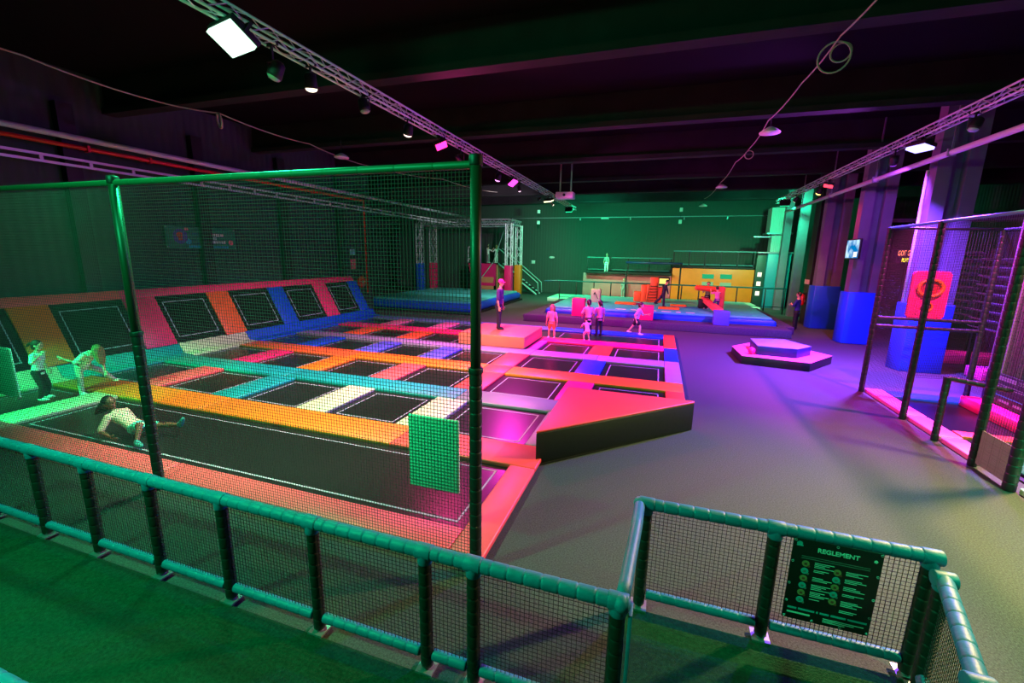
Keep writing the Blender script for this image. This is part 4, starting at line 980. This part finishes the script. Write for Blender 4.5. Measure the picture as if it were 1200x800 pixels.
def person(label, loc, yaw, h, P, skin, shirt, pants, hair, shoe, kid=True, long_pants=True, style='short', sleeve=.45, lift=0, vox=.009, cap=None, kneel=False):
    root = thing('person', label, 'person', loc, None, R(yaw))
    hh = h/(6.3 if kid else 7.4); leg = .47*h; neck = .04*h; tor = h - leg - neck - hh*.97
    lean = R(P.get('lean', 0)); side = R(P.get('side', 0))
    s = nv((math.sin(side), math.sin(lean)*math.cos(side), math.cos(lean)*math.cos(side)))
    lat = nv((math.cos(side), 0, -math.sin(side))); fwd = s.cross(lat) * -1
    if fwd.dot(Vector((0, math.cos(lean), -math.sin(lean)))) < 0: fwd = -fwd
    Z0 = Vector((0,0,0))
    J = {}
    th, sh, an = .235*h, .205*h, .03*h
    for k, sg in (('L', -1), ('R', 1)):
        hip = lat*(sg*.052*h); d1, d2 = nv(P['leg'+k][0]), nv(P['leg'+k][1])
        kn = hip + d1*th; ak = kn + d2*sh
        fd = nv(P.get('foot'+k, (0, 1, -.08)))
        J[k] = (hip, kn, ak, fd)
        shd = s*(tor*.86) + lat*(sg*.104*h); e1, e2 = nv(P['arm'+k][0]), nv(P['arm'+k][1])
        el = shd + e1*(.165*h); wr = el + e2*(.145*h)
        J['a'+k] = (shd, el, wr, e2)
    zmin = min([J[k][2].z - an for k in 'LR'] + ([J[k][1].z - .035*h for k in 'LR'] if kneel else []))
    if 'zpelvis' in P: base = Vector((0, 0, P['zpelvis']))
    else: base = Vector((0, 0, -zmin + lift))
    off = lambda v: v + base
    body = MB()
    secs = lambda g: [(off(s*(-.055*h)), .050*h+g, .045*h+g), (off(s*.0), .088*h+g, .062*h+g), (off(s*(tor*.36)), .072*h+g, .050*h+g), (off(s*(tor*.72)), .090*h+g, .062*h+g),
                      (off(s*(tor*.90)), .096*h+g, .050*h+g), (off(s*(tor*1.0)), .040*h+g, .036*h+g)]
    loft(body, secs(0), lat, fwd)
    nk = s*tor; hp = R(P.get('nod', 0)); hs = nv(s*math.cos(hp) + fwd*math.sin(hp)); hf = nv(fwd*math.cos(hp) - s*math.sin(hp))
    if 'turn' in P:
        M_ = Matrix.Rotation(R(P['turn']), 3, hs); hf = M_ @ hf
    hl = hf.cross(hs)
    hc = nk + hs*(neck + hh*.47)
    limb(body, [off(nk - s*.02*h), off(nk + hs*neck*1.3)], [.034*h, .031*h])
    hm = Matrix((hl, hf, hs)).transposed()
    body.ell(off(hc + hs*hh*.06), (hh*.36, hh*.43, hh*.44), hm)
    body.ell(off(hc - hs*hh*.2 + hf*hh*.1), (hh*.26, hh*.30, hh*.29), hm)
    body.ell(off(hc - hs*hh*.06 + hf*hh*.42), (hh*.055, hh*.08, hh*.09), hm)
    for sg in (-1, 1): body.ell(off(hc + hl*(sg*hh*.37) - hs*hh*.03), (hh*.05, hh*.08, hh*.11), hm)
    for k, sg in (('L', -1), ('R', 1)):
        hip, kn, ak, fd = J[k]
        limb(body, [off(hip), off(hip.lerp(kn, .5)), off(kn)], [.050*h, .043*h, .030*h])
        limb(body, [off(kn), off(kn.lerp(ak, .35)), off(ak)], [.030*h, .032*h, .018*h])
        limb(body, [off(ak), off(ak + fd*.09*h - Vector((0,0,.010*h)))], [.020*h, .016*h])
        shd, el, wr, d = J['a'+k]
        limb(body, [off(shd), off(shd.lerp(el, .5)), off(el)], [.031*h, .026*h, .021*h])
        limb(body, [off(el), off(el.lerp(wr, .4)), off(wr)], [.022*h, .021*h, .013*h])
        # hand: palm, four fingers of unequal length slightly curled, thumb from the side
        a = fwd if abs(d.dot(fwd)) < .8 else lat
        pn = nv(lat*sg*-1 - d*d.dot(lat*sg*-1)) if abs(d.dot(lat)) < .85 else nv(a - d*d.dot(a))   # palm normal, towards the body
        wd = d.cross(pn)
        if wd.dot(fwd) < 0: wd = -wd
        pc = wr + d*.03*h
        body.ell(off(pc), (.021*h, .010*h, .032*h), Matrix((wd, pn, d)).transposed(), 10, 7)
        for i, (u, ln) in enumerate(((.017, .040), (.006, .046), (-.005, .043), (-.016, .034))):
            p0 = pc + wd*(u*h) + d*.022*h; p1 = p0 + nv(d + wd*u*9 + pn*.15)*(ln*h*.5); p2 = p1 + nv(d + wd*u*9 + pn*.6)*(ln*h*.5)
            limb(body, [off(p0), off(p1), off(p2)], [.0065*h, .006*h, .0052*h], 7)
        t0 = pc + wd*.017*h - d*.008*h; t1 = t0 + nv(wd*.9 + d*.6)*(.022*h); t2 = t1 + nv(wd*.3 + d)*(.02*h)
        limb(body, [off(t0), off(t1), off(t2)], [.0085*h, .0075*h, .006*h], 7)
    bo = fused('body', body, vox, skin, root, 2)
    for sg in (-1, 1):
        obj('eye', MB().ell(off(hc + hl*(sg*hh*.15) + hf*hh*.40 + hs*hh*.04), (hh*.05, hh*.03, hh*.03), hm, 8, 6), M_DARK, parent=root, local=True, smooth=True)
    obj('mouth', MB().ell(off(hc - hs*hh*.27 + hf*hh*.385), (hh*.10, hh*.03, hh*.022), hm, 8, 6), mat('lips', (.62, .25, .25), .5), parent=root, local=True, smooth=True)
    g = .010*h
    sb = MB(); S = secs(g); S = [(off(s*(-.03*h)), .090*h+g, .064*h+g)] + S[1:]
    loft(sb, S[:-1] + [(off(s*(tor*.97)), .052*h+g, .040*h+g)], lat, fwd)
    for k in 'LR':
        shd, el, wr, d = J['a'+k]
        e = shd.lerp(el, min(1, sleeve*2)); pts = [off(shd), off(e)]; rs = [.034*h+g*.6, .030*h+g*.7]
        if sleeve > .5: pts.append(off(el.lerp(wr, (sleeve-.5)*1.9))); rs.append(.020*h+g*.5)
        limb(sb, pts, rs)
    fused('shirt', sb, vox*1.2, shirt, root)
    pb = MB(); g2 = .009*h
    loft(pb, [(off(s*(-.06*h)), .06*h+g2, .05*h+g2), (off(s*0), .089*h+g2, .063*h+g2), (off(s*(tor*.16)), .084*h+g2, .058*h+g2)], lat, fwd)
    for k in 'LR':
        hip, kn, ak, fd = J[k]
        if long_pants:
            limb(pb, [off(hip), off(kn), off(kn.lerp(ak, .35)), off(kn.lerp(ak, .93))], [.053*h+g2*.6, .033*h+g2, .034*h+g2, .024*h+g2])
        else:
            limb(pb, [off(hip), off(hip.lerp(kn, .62))], [.054*h+g2*.6, .044*h+g2])
    fused('trousers' if long_pants else 'shorts', pb, vox*1.2, pants, root)
    for k in 'LR':
        hip, kn, ak, fd = J[k]
        up_ = nv(Vector((0,0,1)) - fd*fd.z) if abs(fd.z) < .9 else nv(Vector((0,1,0)) - fd*fd.y)
        lt = fd.cross(up_); fm = Matrix((lt, fd, up_)).transposed()
        c = ak + fd*.038*h - up_*(.008*h)
        shb = MB().ell(off(c), (.033*h, .082*h, .027*h), fm).ell(off(ak + fd*.005*h + up_*.004*h), (.029*h, .034*h, .034*h), fm)
        fused('shoe', shb, .009, shoe, root, 2)
    hb = MB()
    hb.ell(off(hc + hs*hh*.13 - hf*hh*.07), (hh*.41, hh*.44, hh*.45), hm)
    if style in ('pony', 'long'): hb.ell(off(hc - hs*hh*.1 - hf*hh*.2), (hh*.38, hh*.30, hh*.42), hm)
    if style == 'pony':
        tdir = nv(P.get('tail', (0, -.5, -1))); p0 = hc - hf*hh*.42 + hs*hh*.15
        limb(hb, [off(p0), off(p0 - hf*hh*.15 + tdir*hh*.3), off(p0 - hf*hh*.12 + tdir*hh*1.0)], [hh*.13, hh*.15, hh*.05])
    if style == 'long':
        tdir = nv(P.get('tail', (0, -.1, -1)))
        for u in (-.28, 0, .28):
            p0 = hc - hf*hh*.2 + hl*(u*hh)
            limb(hb, [off(p0), off(p0 + tdir*hh*.55), off(p0 + tdir*hh*1.05)], [hh*.26, hh*.24, hh*.12])
    if style == 'curtain':                                          # loose hair falling forward over the face
        tdir = nv(P.get('tail', (0, 0, -1)))
        for u, v_ in ((-.32, .0), (-.18, .34), (.05, .44), (.26, .30), (.36, 0)):
            p0 = hc + hs*hh*.2 + hl*(u*hh) + hf*(v_*hh)
            limb(hb, [off(p0), off(p0 + tdir*hh*.6), off(p0 + tdir*hh*1.25)], [hh*.20, hh*.20, hh*.07])
    hair_o = fused('hair', hb, .011, hair, root)
    if cap:
        cb = MB().ell(off(hc + hs*hh*.2 - hf*hh*.04), (hh*.44, hh*.47, hh*.42), hm).ell(off(hc + hs*hh*.2 + hf*hh*.4), (hh*.26, hh*.3, hh*.05), hm)
        fused('cap', cb, .011, cap, root)
    return root
SK = mat('skin_fair', (.86, .64, .54), .5, noise=(6, .04)); SKD = mat('skin_brown', (.48, .30, .22), .5, noise=(6, .04))
WT = mat('cloth_white', (.88, .88, .86), .8, bump=(40, .1)); BK = mat('cloth_black', (.07, .07, .08), .8); BLU = mat('cloth_blue', (.12, .14, .46), .8)
PKC = mat('cloth_pink', (.90, .62, .72), .8); ORC = mat('cloth_orange', (.85, .48, .30), .8); TQ = mat('cloth_turquoise', (.30, .78, .72), .8)
GYC = mat('cloth_grey', (.55, .56, .56), .8); PUR = mat('cloth_purple', (.28, .18, .46), .8); NVY = mat('cloth_navy', (.10, .10, .20), .8)
HB = mat('hair_brown', (.22, .14, .09), .6, bump=(60, .2)); HBL = mat('hair_blond', (.58, .44, .26), .6, bump=(60, .2)); HK = mat('hair_black', (.06, .05, .05), .5, bump=(60, .2))
SHW = mat('shoe_white', (.85, .85, .83), .6); SHK = mat('shoe_black', (.07, .07, .08), .6); SHT = mat('sock_turquoise', (.15, .55, .55), .7); CAPP = mat('cap_pink', (.90, .25, .55), .7)
DN = (0, 0, -1)
stand = dict(legL=((-.06, .05, -1), (0, -.04, -1)), legR=((.06, .05, -1), (0, -.04, -1)), armL=((-.16, .02, -1), (-.06, .2, -1)), armR=((.16, .02, -1), (.06, .2, -1)))
def pose(**k): d = dict(stand); d.update(k); return d
# two children on the left bed
person('child with tied brown hair, white T-shirt and dark trousers, hopping by the left wall pads', (-11.75, 5.0, .05), -55, 1.25,
       pose(lean=6, nod=6, legL=((-.1, .25, -1), (-.02, -.28, -1)), legR=((.12, .30, -1), (.04, -.22, -1)), armL=((-.5, -.35, -.9), (-.15, .25, -1)), armR=((.75, .35, -.5), (-.5, .5, .75)), tail=(-.5, -.8, -.6)),
       SK, WT, BK, HB, SHW, style='pony', lift=.07, vox=.0075)
person('child with loose blond hair bending forward, one foot on the orange pad', (-11.62, 5.65, .05), -80, 1.32,
       pose(lean=42, nod=25, legR=((.05, .0, -1), (0, -.06, -1)), legL=((-.75, .45, -.62), (-.55, .12, -.75)), armR=((.25, -.45, -.5), (.3, -.5, .35)), armL=((-.15, .3, -1), (.1, .25, -1)), tail=(0, .15, -1)),
       SK, WT, mat('cloth_pale', (.70, .72, .66), .8), HBL, SHW, style='curtain', vox=.0075, sleeve=.45)
# girl lying back
person('girl in pale T-shirt and turquoise shorts lying back on the front lane', (-8.15, 4.55, .05), -78, 1.45,
       dict(lean=-58, nod=38, turn=-10, zpelvis=.16, legR=((.35, .75, .42), (.55, .25, -.8)), legL=((-.22, 1, .03), (-.08, 1, .06)), footR=(.3, .9, -.1), footL=(.1, .5, .9),
            armL=((-.55, -.15, -.8), (-.1, .75, -.25)), armR=((.5, -.15, -.8), (.1, .75, -.25)), tail=(0, -.6, -.6)),
       SKD, mat('cloth_cream', (.86, .76, .66), .8), TQ, HK, SHT, style='long', long_pants=False, vox=.008)
# attendant on the peach block
person('attendant in pink cap, purple T-shirt and dark trousers standing on the peach foam block', (-5.4, 14.7, .5), -88, 1.80,
       pose(lean=4, nod=4, legL=((-.05, -.06, -1), (0, -.10, -1)), legR=((.05, .10, -1), (0, -.02, -1)), armL=((-.15, .02, -1), (0, .12, -1)), armR=((.15, -.02, -1), (0, .15, -1))),
       SK, PUR, NVY, HB, SHK, kid=False, cap=CAPP)
# group right of the block
person('girl in pink T-shirt and orange shorts alone beside the peach block', (-3.72, 16.0, .06), 172, 1.30,
       pose(armL=((-.3, .0, -1), (-.1, .1, -1)), armR=((.3, 0, -1), (.1, .1, -1)), legL=((-.12, 0, -1), (-.04, 0, -1)), legR=((.12, 0, -1), (.04, 0, -1))), SK, PKC, ORC, HBL, SHW, style='long', long_pants=False)
person('taller girl in pink top and black leggings, left one of the close pair', (-2.5, 17.0, .06), 20, 1.46,
       pose(armL=((-.4, .3, -1), (.1, .6, -.5)), armR=((.3, .3, -1), (-.3, .6, -.6))), SK, PKC, BK, HK, SHK, style='pony')
person('girl with long black ponytail in magenta top, right one of the close pair', (-2.1, 17.3, .06), 35, 1.42,
       pose(armL=((-.2, .3, -1), (.2, .7, -.4)), armR=((.25, .1, -1), (.2, .4, -.9))), SK, mat('cloth_magenta', (.85, .45, .65), .8), NVY, HK, SHK, style='pony')
person('small child in white and violet dress crouching before the pair of girls', (-2.35, 16.0, .06), 30, .98,
       pose(lean=28, nod=-8, legL=((-.2, .6, -.8), (0, -.45, -.9)), legR=((.2, .6, -.8), (0, -.45, -.9)), armL=((-.2, .7, -.6), (.1, .7, -.3)), armR=((.5, .6, -.3), (.3, .5, .4))), SK, mat('cloth_lilac', (.76, .68, .86), .8), mat('cloth_lilac', (.76, .68, .86), .8), HB, SHW, style='short', long_pants=False)
person('running girl with flying brown ponytail, pink top and black shorts on the blue edge pad', (-.72, 18.05, .105), -100, 1.38,
       pose(lean=14, legL=((-.05, -.45, -.9), (0, -.62, -.8)), legR=((.08, .62, -.8), (0, -.05, -1)), armL=((-.15, .5, -.9), (0, .8, .2)), armR=((.15, -.5, -.8), (.1, .3, -.9)), tail=(0, -1, -.15)),
       SK, PKC, BK, HB, SHW, style='pony', long_pants=False)
# far platform
person('youth in dark clothes walking across the airbag before the yellow display', (.3, 23.9, .64), -85, 1.42,
       pose(lean=10, nod=12, legL=((-.05, -.55, -.85), (0, -.75, -.75)), legR=((.05, .12, -1), (0, -.02, -1)), armL=((-.25, -.4, -1), (-.1, .1, -1)), armR=((.25, .35, -1), (.1, .3, -1))),
       SK, NVY, NVY, HK, SHK, kid=False, sleeve=.95)
person('child in grey and white top behind the orange jousting beam', (2.42, 24.1, .64), 170, 1.35,
       pose(armL=((-.3, .4, -.8), (0, 1, -.1)), armR=((.3, .4, -.8), (0, 1, -.1))), SK, GYC, BK, HB, SHW)
person('child in magenta clothes kneeling against the upright of the jousting beam', (2.75, 22.9, .82), 20, 1.2,
       pose(lean=12, legL=((-.1, .55, -.8), (0, -.9, -.35)), legR=((.1, .3, -1), (0, -.9, -.35)), armL=((-.3, .7, -.2), (.1, .5, .6)), armR=((.3, .7, -.2), (-.1, .5, .6)), footL=(0, -.4, -.9), footR=(0, -.4, -.9)),
       SK, mat('cloth_magenta', (.85, .45, .65), .8), PUR, HB, SHW, kneel=True)
person('man with folded arms in blue T-shirt and black trousers standing right of the ledge', (6.15, 23.0, 0), 62, 1.72,
       pose(nod=2, armL=((-.1, .45, -.9), (.85, .5, .3)), armR=((.1, .45, -.9), (-.85, .55, .2)), legL=((-.08, .03, -1), (-.02, -.03, -1)), legR=((.08, .03, -1), (.02, -.03, -1))),
       SK, BLU, BK, HB, SHK, kid=False)
person('child in pale clothes standing on the left balcony', (-3.7, 32.85, 2.06), 170, 1.32, pose(armR=((.3, 0, -1), (.1, 0, -1))), SK, GYC, WT, HB, SHW)
person('child in pale clothes before the dusky pink climbing wall', (-2.36, 32.6, .28), 160, 1.35, pose(armL=((-.1, .3, -1), (0, .5, -.7))), SK, GYC, GYC, HBL, SHW)
person('child with raised arms at the left of the jump tower deck', (-13.7, 34.5, 2.46), -30, 1.4, pose(armL=((-.4, .5, .6), (.0, .4, .9)), armR=((.3, .5, -.2), (.1, .6, .7))), SK, WT, GYC, HB, SHW)
person('child at the right corner of the jump tower deck near the stairs', (-13.0, 34.6, 2.46), 60, 1.45, pose(armL=((-.3, .4, -.6), (0, .9, .1)), armR=((.3, .4, -.6), (0, .9, .1))), SK, WT, WT, HBL, SHW, style='long')
